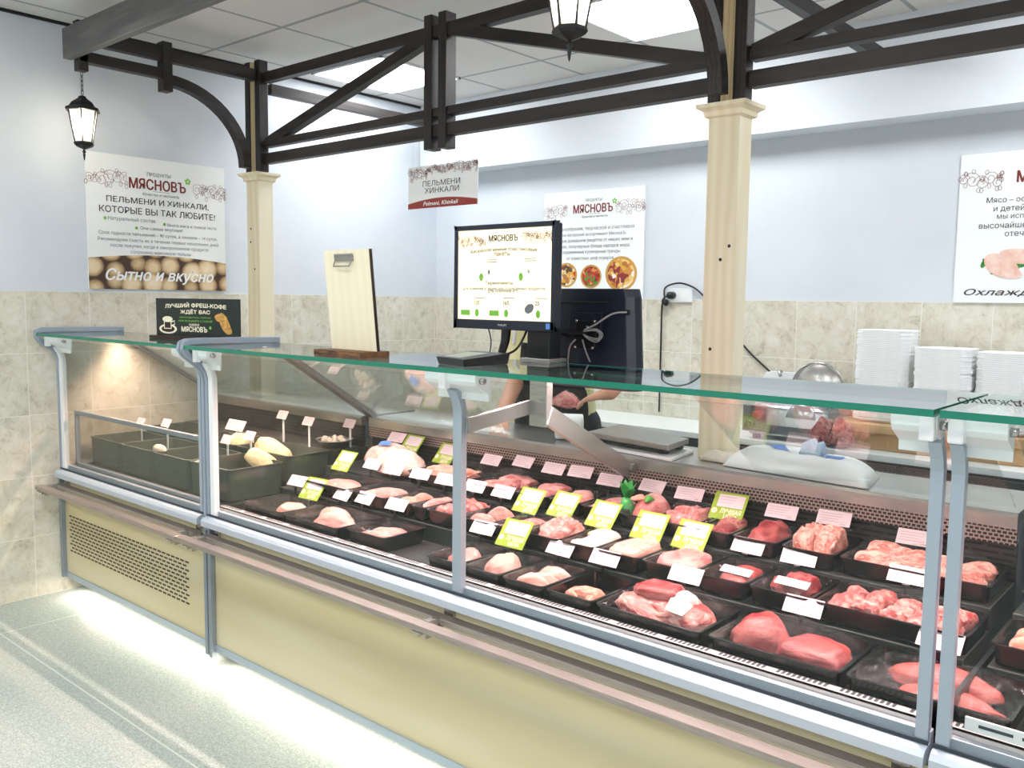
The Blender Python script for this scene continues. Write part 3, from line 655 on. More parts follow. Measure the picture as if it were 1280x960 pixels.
# ------------------------------------------------------------------ trays and meat
def rring(x0, x1, y0, y1, r, z, n=4):
    pts = []
    for cx, cy, a0 in ((x1-r, y1-r, 0), (x0+r, y1-r, PI/2), (x0+r, y0+r, PI), (x1-r, y0+r, 1.5*PI)):
        for i in range(n+1): a = a0 + PI/2*i/n; pts.append(Vector((cx+r*math.cos(a), cy+r*math.sin(a), z)))
    return pts
def tray(x0, x1, y0, y1, zl, depth, label, wrapped=True, dome=.02, group=None, mat='tray', name='meat_tray'):
    """open black tray, lip at zl"""
    e = .006; tp = .010; r = .016
    L = [rring(x0+tp, x1-tp, y0+tp, y1-tp, r, zl-depth), rring(x0+e, x1-e, y0+e, y1-e, r, zl-.006), rring(x0+.001, x1-.001, y0+.001, y1-.001, r+.002, zl-.004), rring(x0+.001, x1-.001, y0+.001, y1-.001, r+.002, zl),
         rring(x0+e+.003, x1-e-.003, y0+e+.003, y1-e-.003, r, zl), rring(x0+tp+.004, x1-tp-.004, y0+tp+.004, y1-tp-.004, r, zl-depth+.004)]
    o = MB().loft(L).build(name, M[mat], at=((x0+x1)/2, (y0+y1)/2, zl-depth)); tag(o, label, 'tray', group)
    if wrapped:
        mb = MB(); n = 12; vs = []; rd = random.Random(int(x0*1000))
        for i in range(n+1):
            for j in range(n+1):
                u, v = -1+2*i/n, -1+2*j/n; h = dome*(1-u**4)*(1-v**4)*(.75+.35*noise.noise((u*2+x0*9, v*2, zl)))
                vs.append((x0+.006+(x1-x0-.012)*(u+1)/2, y0+.006+(y1-y0-.012)*(v+1)/2, zl+.0012+max(h, 0)))
        mb.add(vs, [(i*(n+1)+j, (i+1)*(n+1)+j, (i+1)*(n+1)+j+1, i*(n+1)+j+1) for i in range(n) for j in range(n)])
        f = mb.build('cling_film', M['film'], o, True); f['label'] = 'clear cling film'
    return o
_ME = {}
def lump(kind, v, mat):
    """unit-size piece of meat: about 1 x 1 x 1, resting on z = 0"""
    k = (kind, v, mat)
    if k in _ME: return _ME[k]
    bm = bmesh.new(); bmesh.ops.create_icosphere(bm, subdivisions=4, radius=1)
    so = Vector((v*7.3, hash(kind) % 17 if False else len(kind)*3.1, v*1.7))
    for q in bm.verts:
        p = q.co.copy(); d = p.normalized()
        if kind == 'fillet':        # tear-drop breast fillet
            t = (p.x+1)/2; w = .95*math.sin(PI*min(1, t*.86+.14))**.7; p = Vector((p.x, p.y*w*(1-.15*p.x), p.z*(.5+.5*w)*.9)); p.y += .22*p.x*p.x*(1 if v % 2 else -1)
            p += d*.10*noise.noise(p*2.2+so) + d*.05*noise.noise(p*5+so)
        elif kind == 'slab':        # flat square-ish slice
            p = Vector([math.copysign(abs(c)**.55, c) for c in p]); p += d*.14*noise.noise(p*1.5+so) + d*.05*noise.noise(p*4+so); p.z += .18*noise.noise(Vector((p.x*1.2, p.y*1.2, v)))
        elif kind == 'strip':
            p = Vector((p.x, p.y, p.z)); p.y += .35*math.sin(p.x*2.2+v); p.z += .18*math.sin(p.x*3+v*2); p += d*.10*noise.noise(p*2.6+so)
        elif kind == 'cube':
            p = Vector([math.copysign(abs(c)**.42, c) for c in p]); p += d*.30*noise.noise(p*1.25+so) + d*.10*noise.noise(p*3.5+so)
        elif kind == 'heap':
            p += d*(.20*noise.noise(p*2.0+so) + .11*noise.noise(p*6+so) + .06*noise.noise(p*13+so))
        elif kind == 'whole':       # plump rolled bird
            p = Vector((p.x, p.y*(1-.18*p.x*p.x), p.z)); p += d*(.10*noise.noise(p*1.6+so)+.04*noise.noise(p*5+so))
        elif kind == 'loaf':
            p = Vector((math.copysign(abs(p.x)**.6, p.x), math.copysign(abs(p.y)**.8, p.y), p.z)); p += d*.08*noise.noise(p*2.5+so)
        else: p += d*.15*noise.noise(p*2+so)
        if kind not in ('whole', 'loaf'): p += d*(.035*noise.noise(p*4.5+so*2)+.022*noise.noise(p*11+so))
        if p.z < 0: p.z *= .35
        q.co = p
    z0 = min(q.co.z for q in bm.verts)
    for q in bm.verts: q.co.z -= z0
    mx = [max(abs(getattr(q.co, a)) for q in bm.verts) for a in 'xyz']
    for q in bm.verts: q.co = Vector((q.co.x/mx[0]*.5, q.co.y/mx[1]*.5, q.co.z/mx[2]))
    me = bpy.data.meshes.new(kind); bm.to_mesh(me); bm.free(); me.materials.append(M[mat]); me.polygons.foreach_set('use_smooth', [True]*len(me.polygons)); _ME[k] = me; return me
NAMES = {'fillet': 'chicken_fillet', 'slab': 'meat_slice', 'strip': 'meat_strip', 'cube': 'meat_chunk', 'heap': 'minced_meat', 'whole': 'wrapped_chicken', 'loaf': 'dough_loaf', 'liver': 'liver_piece'}
def piece(kind, v, mat, loc, size, rz, label, cat, group=None, name=None, rx=0, ry=0):
    o = bpy.data.objects.new(name or NAMES.get(kind, 'meat_piece'), lump(kind, v, mat)); C.objects.link(o); o.location = loc; o.scale = size; o.rotation_euler = (rx, ry, rz); return tag(o, label, cat, group)
T = {}
def fill(key, x0, x1, y0, y1, zf, spec, seed):
    """spec: kind, material, list-or-count, size (l, w, h), label, category, name"""
    rd = random.Random(seed); kind, mat, n, size, label, cat, nm = spec; g = (label if n > 1 else None)
    w, d = x1-x0, y1-y0; grid = []
    if isinstance(n, int):
        nx = max(1, round(math.sqrt(n*w/d*size[1]/size[0]))); ny = math.ceil(n/nx)
        i = 0
        for b in range(ny):
            m = min(nx, n-b*nx)
            for a in range(m): grid.append((x0+w*(a+.5+rd.uniform(-.15, .15))/m, y0+d*(b+.5+rd.uniform(-.15, .15))/ny, i)); i += 1
    for px, py, i in grid:
        s = rd.uniform(.9, 1.12); rz = rd.uniform(-.25, .25) + (.40 if kind in ('fillet', 'strip') else rd.choice((0, 1.57)) if kind == 'cube' else 0)
        fx = abs(size[0]*math.cos(rz))+abs(size[1]*math.sin(rz)); fy = abs(size[0]*math.sin(rz))+abs(size[1]*math.cos(rz))
        s = min(s*(1.0 if kind in ('cube', 'strip') else 1.3), (w+.014)/fx, (d+.014)/fy); tx, ty = (rd.uniform(-.3, .3), rd.uniform(-.3, .3)) if n > 5 else (0, 0); px = min(max(px, x0+fx*s/2), x1-fx*s/2); py = min(max(py, y0+fy*s/2), y1-fy*s/2)
        if n == 1:
            rz *= .4; piece(kind, seed % 5, mat, ((x0+x1)/2, (y0+y1)/2, zf), (min(size[0]*1.25, w*1.04), min(max(size[1]*1.2, d*.72), d*1.02), size[2]*1.1), rz, label, cat, g, nm); continue
        piece(kind, i % 4 + seed % 3, mat, (px, py, zf + (.010*rd.random() if n > 3 else 0)), (size[0]*s, size[1]*s, size[2]*rd.uniform(.85, 1.1)), rz, label, cat, g, nm, tx, ty)
def full_tray(key, x0, x1, y0, y1, zl, depth, tlabel, *specs, wrapped=True, dome=.02):
    T[key] = ((x0+x1)/2, tlabel); tray(x0, x1, y0, y1, zl, depth, tlabel, wrapped, dome)
    for i, sp in enumerate(specs):
        sub = sp[7] if len(sp) > 7 else (0, 1, 0, 1); a, b, c, d = sub; ix0, ix1, iy0, iy1 = x0+.018, x1-.018, y0+.018, y1-.018
        fill(key, ix0+(ix1-ix0)*a, ix0+(ix1-ix0)*b, iy0+(iy1-iy0)*c, iy0+(iy1-iy0)*d, zl-depth+.006, sp[:7], int(x0*977)+i*31)
# front row (lip .686), on the deck
F0, F1, FZ, FD = 1.872, 2.108, .686, .052
full_tray('f1', 1.509, 1.783, F0, F1, FZ, FD, 'black tray at the left end of the front row, one chicken fillet in it', ('fillet', 'chicken', 1, (.15, .07, .045), 'single pale chicken fillet in the leftmost front-row tray', 'meat', 'chicken_fillet', (.35, 1, .2, .9)))
full_tray('f2', 1.788, 2.111, F0, F1, FZ, FD, 'black tray of pink chicken breasts in the front row, below the lime card', ('fillet', 'chicken', 1, (.19, .08, .055), 'narrow chicken breast behind the larger one in the front-row tray', 'meat', 'chicken_breast', (.05, .6, .45, 1)), ('fillet', 'fillet', 1, (.24, .11, .065), 'large pink chicken breast at the front of the second front-row tray', 'meat', 'chicken_breast', (.35, 1, .0, .75)))
full_tray('f3', 2.12, 2.327, F0+.03, F1, FZ, FD, 'film-wrapped black tray of pink strips just left of the empty deck', ('strip', 'fillet', 9, (.13, .045, .035), 'pink chicken strip in the wrapped tray left of the empty deck', 'meat', 'meat_strip'))
full_tray('f4', 2.554, 2.712, F0, F1, FZ, FD, 'black tray just right of the empty deck, behind the middle upright', ('fillet', 'fillet', 1, (.17, .065, .05), 'slim red fillet in the tray behind the middle upright', 'meat', 'chicken_fillet'))
full_tray('f5', 2.718, 2.868, F0, F1, FZ, FD, 'black tray holding one big pale chicken breast right of the middle upright', ('fillet', 'chicken', 1, (.19, .13, .065), 'big smooth pale chicken breast right of the middle upright', 'meat', 'chicken_breast'))
full_tray('f6', 2.874, 3.033, F0, F1, FZ, FD, 'black tray of overlapping pale fillets in the front row', ('fillet', 'chicken', 3, (.15, .075, .05), 'pale overlapping chicken fillet in the front row, left of the salmon-pink pieces', 'meat', 'chicken_fillet'))
full_tray('f7', 3.038, 3.203, F0, F1, FZ, FD, 'deep black tray of small salmon-pink pieces in the front row', ('slab', 'salmon', 7, (.085, .055, .04), 'small salmon-pink slice in the deep front-row tray', 'meat', 'meat_slice', (.15, .9, .05, .6)), wrapped=False)
full_tray('f8', 3.208, 3.525, F0, F1, FZ, FD, 'large film-wrapped black tray of red meat with a white bone', ('slab', 'red_meat', 7, (.14, .10, .055), 'red meat cut lying around the white bone in the large wrapped tray', 'meat', 'meat_cut'), dome=.05)
piece('cube', 1, 'beef', (3.33, 2.01, FZ-.01), (.15, .10, .06), .3, 'dark beef cut lying on top beside the white bone', 'meat', name='beef_cut')
piece('whole', 2, 'bone', (3.408, 2.005, FZ+.002), (.075, .05, .045), .5, 'white round bone end on top of the red meat', 'bone', name='bone')
bs = placed('paper_slip', MB().prism([(-.03, -.02), (.02, -.028), (.035, .01), (.0, .03), (-.03, .02)], 'Z', 0, .003), M['white'], (3.43, 1.935, FZ+.028), (.55, 0, .1)); tag(bs, 'small white paper slip on the red meat below the bone', 'paper')
full_tray('f9', 3.542, 3.867, F0, F1, FZ, FD, 'large film-wrapped black tray of two beef cuts in the front row', ('fillet', 'beef', 1, (.19, .15, .085), 'taller dark red beef cut at the left of the beef tray', 'meat', 'beef_cut', (0, .55, 0, 1)), ('slab', 'beef', 1, (.17, .13, .06), 'flatter red beef cut at the right of the beef tray', 'meat', 'beef_cut', (.45, 1, 0, .85)), dome=.05)
full_tray('f10', 3.874, 4.20, F0, F1, FZ, FD, 'large film-wrapped black tray of liver behind the double upright', ('whole', 'liver', 1, (.24, .10, .055), 'rear rounded piece of liver lying against the back of its tray', 'meat', 'liver_piece', (.1, .9, .45, 1)), ('fillet', 'liver', 1, (.25, .10, .045), 'front flat piece of liver in the tray behind the double upright', 'meat', 'liver_piece', (.2, 1, 0, .55)), dome=.03)
full_tray('f11', 4.214, 4.50, F0, F1, FZ, FD, 'black tray at the right edge of the front row', ('slab', 'pork', 4, (.11, .08, .05), 'pink pork cut in the tray at the right edge', 'meat', 'meat_cut'))
# middle row (lip .742)
S0, S1, SZ, SD = 2.122, 2.342, .746, .048
def mid(key, x0, x1, lab, *sp, **k): full_tray(key, x0, x1, S0, S1, SZ, SD, lab, *sp, **k)
mid('s1', 1.56, 1.853, 'black tray with one slim fillet at the left end of the middle row', ('fillet', 'fillet', 1, (.20, .06, .04), 'slim fillet at the left end of the middle row', 'meat', 'chicken_fillet'))
mid('s2', 1.858, 2.078, 'black tray with two slim pink fillets in the middle row', ('fillet', 'fillet', 2, (.18, .05, .045), 'slim pink fillet in the second tray of the middle row', 'meat', 'chicken_fillet'))
mid('s3', 2.083, 2.209, 'narrow black tray of pink fillets in the middle row above the empty deck', ('fillet', 'salmon', 2, (.18, .05, .05), 'orange-pink fillet in the narrow tray above the empty deck', 'meat', 'chicken_fillet'))
mid('s4', 2.212, 2.289, 'very narrow black tray with one pale cut, middle row', ('slab', 'pork', 1, (.06, .13, .05), 'pale pork cut in the very narrow middle-row tray', 'meat', 'meat_cut'))
mid('s5', 2.292, 2.452, 'wrapped black tray of glossy red cubes left of the middle upright', ('cube', 'red_meat', 8, (.06, .05, .05), 'glossy red meat cube in the wrapped tray left of the middle upright', 'meat', 'meat_chunk'))
mid('s6', 2.455, 2.607, 'black tray of long pink fillets just right of the middle upright', ('fillet', 'fillet', 2, (.20, .07, .055), 'long pink fillet in the middle-row tray right of the upright', 'meat', 'chicken_fillet'))
mid('s7', 2.612, 2.733, 'black tray of pink slices under the leftmost big lime card', ('slab', 'pork', 3, (.09, .06, .045), 'pink slice under the leftmost of the lime cards in a row', 'meat', 'meat_slice'))
mid('s8', 2.738, 2.893, 'heaped black tray of marbled mince between lime cards', ('heap', 'marbled', 1, (.145, .19, .075), 'mound of marbled pink mince heaped above its tray', 'minced meat', 'minced_meat'), dome=.05)
mid('s9', 2.897, 3.03, 'black tray of pale fatty cuts in the middle row', ('slab', 'pale_fat', 3, (.11, .08, .05), 'pale fatty cut in the middle-row tray right of the marbled mince', 'meat', 'meat_cut'))
mid('s10', 3.034, 3.186, 'black tray with a smooth pink slab under a lime card', ('slab', 'chicken', 1, (.12, .15, .055), 'smooth pale pink slab under the fourth lime card', 'meat', 'meat_slab'))
mid('s11', 3.19, 3.365, 'black tray with a flat rosy pork slab under the rightmost lime card of the row', ('slab', 'pork', 1, (.14, .15, .055), 'flat rosy pork slab under the fifth lime card', 'meat', 'meat_slab'))
mid('s12', 3.369, 3.519, 'wide black tray with one reddish cut and a pale price strip', ('slab', 'liver', 1, (.11, .15, .04), 'reddish cut with a pale price strip lying on it', 'meat', 'meat_cut', (.15, 1, .1, 1)))
mid('s13', 3.523, 3.695, 'black tray of bright red beef pieces with a pink price strip', ('cube', 'beef', 7, (.075, .06, .05), 'bright red beef piece beside the pink price strip', 'meat', 'beef_piece', (.1, .9, .15, 1)))
mid('s14', 3.70, 4.06, 'long deep black tray of chopped red meat left of the double upright', ('cube', 'red_meat', 20, (.07, .055, .05), 'chopped red meat chunk in the long tray left of the double upright', 'meat', 'meat_chunk'), dome=.05)
mid('s15', 4.10, 4.38, 'black tray of pink strips right of the double upright', ('strip', 'salmon', 10, (.12, .045, .045), 'pink strip in the tray right of the double upright', 'meat', 'meat_strip'))
for nm, x, y, z, rz, lab in (('price_strip', 3.455, 2.20, SZ+.006, -.05, 'pale pink price strip lying on the reddish cut'), ('price_strip', 3.625, 2.175, SZ+.016, -.05, 'larger pink price strip lying on the bright red beef')):
    o = placed(nm, MB().box(-.045, .045, -.014, .014, 0, .002), M['card'], (x, y, z), (.45, 0, rz)); tag(o, lab, 'price strip')
# back row (lip .80)
B0, B1, BZ, BD = 2.358, 2.60, .802, .046
def back(key, x0, x1, lab, *sp, **k): full_tray(key, x0, x1, B0, B1, BZ, BD, lab, *sp, **k)
back('b2', 1.935, 2.249, 'black tray of long pink fillets in the back row behind white cards', ('fillet', 'salmon', 7, (.17, .07, .05), 'long pink fillet in the back-row tray beside the wrapped chickens', 'meat', 'chicken_fillet'), dome=.05)
back('b3', 2.278, 2.497, 'black tray of dark red cuts in the back row right of the middle upright', ('slab', 'red_meat', 6, (.11, .07, .05), 'dark red cut in the back row right of the middle upright', 'meat', 'meat_cut'), dome=.05)
back('b4', 2.50, 2.652, 'black tray of two-toned cuts in the back row', ('slab', 'pork', 2, (.10, .09, .05), 'two-toned pink cut, back row, second tray right of the upright', 'meat', 'meat_cut'))
back('b5', 2.656, 2.79, 'black tray with a long pinkish fillet in the back row', ('fillet', 'fillet', 1, (.20, .09, .055), 'long pinkish fillet in the back row, above the second lime card', 'meat', 'meat_fillet'))
back('b6', 2.794, 2.94, 'black tray of pink cuts beside the green garnish', ('slab', 'pork', 2, (.12, .08, .05), 'pink cut lying left of the green garnish', 'meat', 'meat_cut'))
back('b7', 2.945, 3.074, 'black tray of dressed pork with herbs on top', ('whole', 'pork', 1, (.10, .15, .085), 'plump pork piece dressed with orange and green herbs', 'meat', 'pork_piece'), dome=.06)
back('b8', 3.078, 3.217, 'black tray of pink pork cubes in the back row', ('cube', 'pork', 11, (.06, .055, .06), 'pink pork cube in the back row, above the lime cards', 'meat', 'pork_cube'), dome=.06)
back('b9', 3.222, 3.35, 'black tray of two red steaks under the top lime card', ('slab', 'red_meat', 1, (.10, .10, .05), 'rear red steak under the top lime card', 'meat', 'steak', (0, .8, .4, 1)), ('slab', 'beef', 1, (.10, .08, .045), 'front red steak under the top lime card', 'meat', 'steak', (.25, 1, 0, .5)))
back('b10', 3.354, 3.495, 'black tray of coarse dark red mince in the back row', ('heap', 'beef', 1, (.12, .19, .07), 'coarse dark red mince heaped in the back row', 'minced meat', 'minced_meat'))
back('b11', 3.507, 3.663, 'heaped black tray of meaty ribs in the back row', ('cube', 'ribs', 9, (.075, .06, .075), 'meaty rib piece heaped above the back-row tray', 'meat', 'rib_piece'), dome=.07)
back('b12', 3.672, 4.05, 'long black tray of orange-pink strips in the back row', ('strip', 'ribs', 18, (.12, .05, .05), 'orange-pink meat strip in the long back-row tray', 'meat', 'meat_strip'), dome=.06)
back('b13', 4.11, 4.40, 'black tray of coarse mince right of the double upright', ('heap', 'mince', 1, (.26, .20, .05), 'coarse brownish mince in the tray right of the double upright', 'minced meat', 'minced_meat'))
# wrapped whole birds on the left end of the back row
for i, (x, y, rz, lab) in enumerate(((1.68, 2.50, .35, 'film-wrapped whole chicken with blue label, left of the pair'), (1.825, 2.43, .35, 'plain film-wrapped whole chicken, right of the pair'))):
    o = piece('whole', i, 'pale_fat', (x, y, .752), (.24, .15, .115), rz, lab, 'chicken')
    f = bpy.data.objects.new('cling_film', lump('whole', i, 'film')); C.objects.link(f); f.parent = o; f.scale = (1.03, 1.03, 1.02); f['label'] = 'clear cling film'
    if i == 0:
        mb = MB(); vs = [];
        for a in range(7):
            for b in range(5):
                u, v = -.16+.22*a/6, -.26+.20*b/4; h = 1.05*math.sqrt(max(0, 1-(u/.5)**2-(v/.5)**2)); vs.append((u, v, .27+.79*h*.99))
        mb.add(vs, [(a*5+b, (a+1)*5+b, (a+1)*5+b+1, a*5+b+1) for a in range(6) for b in range(4)]); local('label', mb, M['blue_print'], o, True)
# green garnish and herbs
gn = thing('green_garnish', (2.935, 2.44, .83), 'bright green leafy garnish standing between the back-row trays', 'garnish'); rd = random.Random(4)
for i in range(7):
    mb = MB(); a = rd.uniform(0, 2*PI); t = rd.uniform(.3, 1.1); pts = [(2.935+.05*s*math.cos(a)*t, 2.44+.05*s*math.sin(a)*t, .83+.055*s*(1.3-.5*t*s)) for s in (0, .35, .7, 1)]
    side = Vector((-math.sin(a), math.cos(a), 0)); w = (.006, .016, .014, .002); L = []
    for p, ww in zip(pts, w): L += [Vector(p)-side*ww, Vector(p)+Vector((0,0,.004)), Vector(p)+side*ww]
    mb.add(L, [q for k in range(3) for q in ((3*k, 3*k+1, 3*k+4, 3*k+3), (3*k+1, 3*k+2, 3*k+5, 3*k+4))]); mb.build('leaf', M['pepper'], gn, True)
MB().lathe([(.022, -.076), (.024, -.02), (.016, .004), (.004, .008)], 14, (2.935, 2.44, .83)).build('pot', M['pepper'], gn, True)
for i, (dx, dy, m, nm, cat, lab) in enumerate(((-.02, -.03, 'salmon', 'orange_slice', 'garnish', 'orange garnish slice on the dressed pork'), (.015, -.015, 'leaf', 'herb_sprig', 'herb', 'green herb sprig on the dressed pork'))):
    piece('strip', i, m, (3.01+dx, 2.45+dy, BZ+.035), (.05, .03, .022), .4+i, lab, cat, name=nm)

# ------------------------------------------------------------------ price cards
TILT = math.radians(40)
def card_proto(kind):
    w, h = (.098, .048) if kind == 'white' else (.112, .098)
    o = bpy.data.objects.new('price_card', MB().box(-w/2, w/2, 0, h, -.0012, 0).mesh('price_card', [M['card' if kind == 'white' else 'lime']])); rd = random.Random(9)
    C.objects.link(o); o.rotation_euler = (PI/2-TILT, 0, 0)
    pr = MB()
    if kind == 'white':
        for k in range(4):
            a = -w/2+.008; rect(pr, a, a+rd.uniform(.05, .082), h-.011-k*.0085, h-.0095-k*.0085, .0006)
        rect(pr, w/2-.03, w/2-.012, .005, .0075, .0006); local('print', pr, M['pale_ink'], o)
    else:
        st = MB().box(-w*.36, w*.42, h*.46, h*.92, 0, .0008); rr = local('sticker', st, M['card'], o)
        for k in range(3): rect(pr, -w*.30, -w*.30+rd.uniform(.04, .07), h*.83-k*.011, h*.845-k*.011, .0012)
        local('print', pr, M['pale_ink'], rr)
        tx = MB(); put_text(tx, 'ЛУЧШАЯ', .012, h*.32, width=w*.62, height=.017, bold=.03, z=.0006); put_text(tx, 'ЦЕНА', .016, h*.12, width=w*.40, height=.017, bold=.03, z=.0006)
        for k in range(6): disc(tx, -w*.38+.006*math.cos(k*PI/3), h*.30+.006*math.sin(k*PI/3), .0045, .0045, .0006, 10)
        local('slogan', tx, M['cream'], o)
    c, s = math.cos(TILT), math.sin(TILT)
    cl = MB().box(-.009, .009, -.004, .014, -.004, -.0012); q = Vector((0, -c, -s)); p = Vector((0, .004, -.003)); cl.beam(p, p+q*.042, .010, .003, (0, s, -c)); local('clip', cl, M['white_plastic'] if False else M['black_plastic'], o)
    return o
PW, PL = card_proto('white'), card_proto('lime'); used = {'white': False, 'lime': False}
def price_card(kind, x, y, zc, label, rz=0.0):
    p = PW if kind == 'white' else PL; o = p if not used[kind] else copy_tree(p); used[kind] = True
    h = (.048, .098)[kind == 'lime']; o.location = (x, y-h/2*math.sin(TILT), zc-h/2*math.cos(TILT)); o.rotation_euler = (PI/2-TILT, 0, rz)
    tag(o, label, 'price card', 'price cards in the meat case')
rd = random.Random(2)
CARDS = [
 ('white', 1.55, 2.115, .739, 'white price card at the left end of the front row'), ('lime', 1.657, 2.115, .722, 'lime price card standing in the leftmost front tray'), ('white', 1.84, 2.115, .728, 'white price card behind the pink chicken breasts'),
 ('white', 1.974, 2.115, .735, 'white price card between the chicken breasts and the wrapped strips'), ('white', 2.155, 2.115, .740, 'white price card behind the wrapped pink strips'), ('white', 2.584, 2.115, .732, 'white price card right of the middle upright, front row'),
 ('lime', 2.734, 2.10, .742, 'lime price card over the big pale chicken breast'), ('white', 2.907, 2.115, .726, 'white price card behind the overlapping pale fillets'), ('white', 3.075, 2.115, .730, 'white price card behind the salmon-pink pieces'),
 ('white', 3.346, 2.115, .738, 'white price card behind the bone-in red meat'), ('white', 3.681, 2.115, .730, 'white price card behind the two beef cuts'), ('white', 4.001, 2.115, .728, 'white price card behind the liver, crossed by the double upright'),
 ('lime', 1.55, 2.355, .79, 'lime price card at the left end of the middle row, by the wrapped chickens'), ('white', 1.735, 2.355, .801, 'white price card below the wrapped chicken with the blue label'), ('white', 1.868, 2.355, .797, 'white price card below the plain wrapped chicken'),
 ('white', 2.026, 2.355, .801, 'white price card left of centre below the long back-row fillets'), ('white', 2.169, 2.355, .799, 'white price card just left of the middle upright, middle row'), ('white', 2.32, 2.355, .796, 'white price card partly behind the middle upright'),
 ('white', 2.459, 2.355, .796, 'white price card left of the leftmost big lime card'), ('lime', 2.588, 2.345, .786, 'lime price card, first in the row of five over the middle trays'), ('lime', 2.74, 2.345, .796, 'lime price card over the marbled mince'), ('lime', 2.903, 2.345, .790, 'lime price card over the pale fatty cuts'),
 ('lime', 3.084, 2.345, .784, 'lime price card over the smooth pink slab'), ('lime', 3.232, 2.345, .782, 'lime price card over the flat rosy pork slab'), ('white', 3.412, 2.355, .783, 'white price card below the dark red mince'), ('white', 3.567, 2.355, .781, 'white price card below the meaty ribs'),
 ('white', 3.857, 2.355, .792, 'white price card below the orange-pink strips'),
 ('white', 1.644, 2.57, .879, 'white price card standing behind the left wrapped chicken'), ('lime', 1.752, 2.555, .86, 'lime price card standing behind the right wrapped chicken'), ('lime', 1.962, 2.555, .848, 'lime price card behind the long fillets, left of the middle upright'),
 ('white', 2.205, 2.57, .852, 'white price card at the back, first right of the middle upright'), ('white', 2.371, 2.57, .866, 'white price card at the back behind the dark red cuts'), ('white', 2.521, 2.57, .860, 'white price card at the back behind the two-toned cuts'), ('white', 2.647, 2.57, .865, 'white price card at the back behind the long pinkish fillet'),
 ('white', 2.776, 2.57, .853, 'white price card at the back below the sloping steel plate'), ('white', 2.95, 2.57, .858, 'white price card at the back behind the dressed pork'), ('white', 3.096, 2.57, .853, 'white price card at the back behind the pork cubes'), ('lime', 3.25, 2.55, .838, 'lime price card over the two red steaks'),
 ('white', 3.417, 2.57, .847, 'white price card at the back behind the dark red mince'), ('white', 3.58, 2.57, .855, 'white price card at the back behind the meaty ribs'), ('white', 3.81, 2.57, .839, 'white price card at the back behind the orange-pink strips')]
for k, x, y, z, lab in CARDS: price_card(k, x, y, z, lab, rd.uniform(-.10, .10))

# ------------------------------------------------------------------ frozen goods
bx = [.055, .385, .70, 1.02, 1.345]
bn = ('leftmost', 'second', 'third', 'rightmost')
for i in range(4):
    tray(bx[i]+.003, bx[i+1]-.003, 1.925, 2.20, .778, .135, 'deep dark green bin, %s of the front four in the frozen case' % bn[i], False, mat='bin', name='frozen_bin')
for i, (a, b) in enumerate(((.06, .50), (.505, .93), (.935, 1.35))):
    tray(a, b, 2.21, 2.44, .80, .14, 'deep dark bin, %s of the rear three in the frozen case' % ('leftmost', 'middle', 'rightmost')[i], False, mat='bin', name='frozen_bin')
piece('whole', 1, 'dumpling', (.70, 1.965, .772), (.09, .05, .035), .1, 'small frozen pack lying across the bin edge in the frozen case', 'frozen pack', name='frozen_pack')
piece('strip', 1, 'dumpling', (1.10, 1.955, .774), (.10, .03, .012), .3, 'thin frozen strip lying on the right bin edge', 'frozen pack', name='frozen_strip')
for i, (p, q, w, lab) in enumerate((((1.085, 2.225, .838), (1.315, 2.262, .745), .095, 'upper pale sausage-shaped dough loaf in the frozen case'), ((1.10, 2.16, .790), (1.315, 2.20, .715), .075, 'lower pale dough loaf in front of the upper one'))):
    p, q = Vector(p), Vector(q); d = q-p; m = (p+q)/2
    piece('loaf', i, 'dough', (m.x-.035, m.y+.012, m.z-.03), (d.length*.92, w, .085), math.atan2(d.y, d.x), lab, 'dough loaf', ry=-math.atan2(d.z, math.hypot(d.x, d.y)))
piece('loaf', 2, 'dough', (.80, 2.33, .755), (.12, .10, .08), .3, 'pale dough lump left of the frozen case upright', 'dough loaf', name='dough_lump')
bw = thing('dumpling_bowl', (1.40-.13, 2.52, .80), 'shallow clear bowl of white dumplings at the back of the frozen case', 'bowl')
MB().lathe([(.03, 0), (.06, .012), (.085, .035), (.087, .036), (.062, .016), (.03, .004)], 24, bw.location).build('bowl', M['steel_dull'], bw, True)
rd = random.Random(12)
for i in range(9):
    a, r = i*2.4, .05*math.sqrt(i/9)
    piece('whole', i % 3, 'dumpling', (bw.location.x+r*math.cos(a), 2.52+r*math.sin(a), .812+.012*(i % 2)), (.036, .030, .028), a, 'round white dumpling in the shallow bowl', 'dumpling', 'dumplings in the shallow bowl', 'dumpling')
def stake_tag(x, y, z, zt, lab, w=.075, h=.042, rz=0):
    t = thing('price_stake', (x, y, z), lab, 'price tag', None)
    MB().box(x-.006, x+.006, y-.0015, y+.0015, z, zt).build('stake', M['white_plastic'], t)
    c = bpy.data.objects.new('tag', MB().box(-w/2, w/2, -h/2, h/2, 0, .0015).mesh('tag', [M['card']])); C.objects.link(c); c.parent = t; c.location = (0, -.004, zt-z+.004); c.rotation_euler = (PI/2-.5, 0, rz)
    pr = MB()
    for k in range(3): rect(pr, -w*.4, w*.3-.01*k, h*.25-k*h*.25, h*.3-k*h*.25, .0019)
    local('print', pr, M['pale_ink'], c)
for a in ((.20, 2.13, .70, .84, 'white price stake at the far left of the frozen bins'), (.52, 2.10, .70, .87, 'white price stake with double tag in the second frozen bin'), (.998, 2.43, .80, .925, 'white price stake at the back, first right of the frozen case upright'),
          (1.20, 2.43, .80, .915, 'white price stake at the back, behind the dough loaves'), (1.335, 2.56, .80, .905, 'white price stake right of the dumpling bowl'), (1.08, 2.20, .76, .86, 'white price stake between the dough loaves and the upright'), (1.02, 2.12, .70, .845, 'white price stake in front of the lower dough loaf'), (.755, 2.33, .80, .86, 'wide white price plate on a stake at the dough lump left of the upright', .15, .055)): stake_tag(*a)

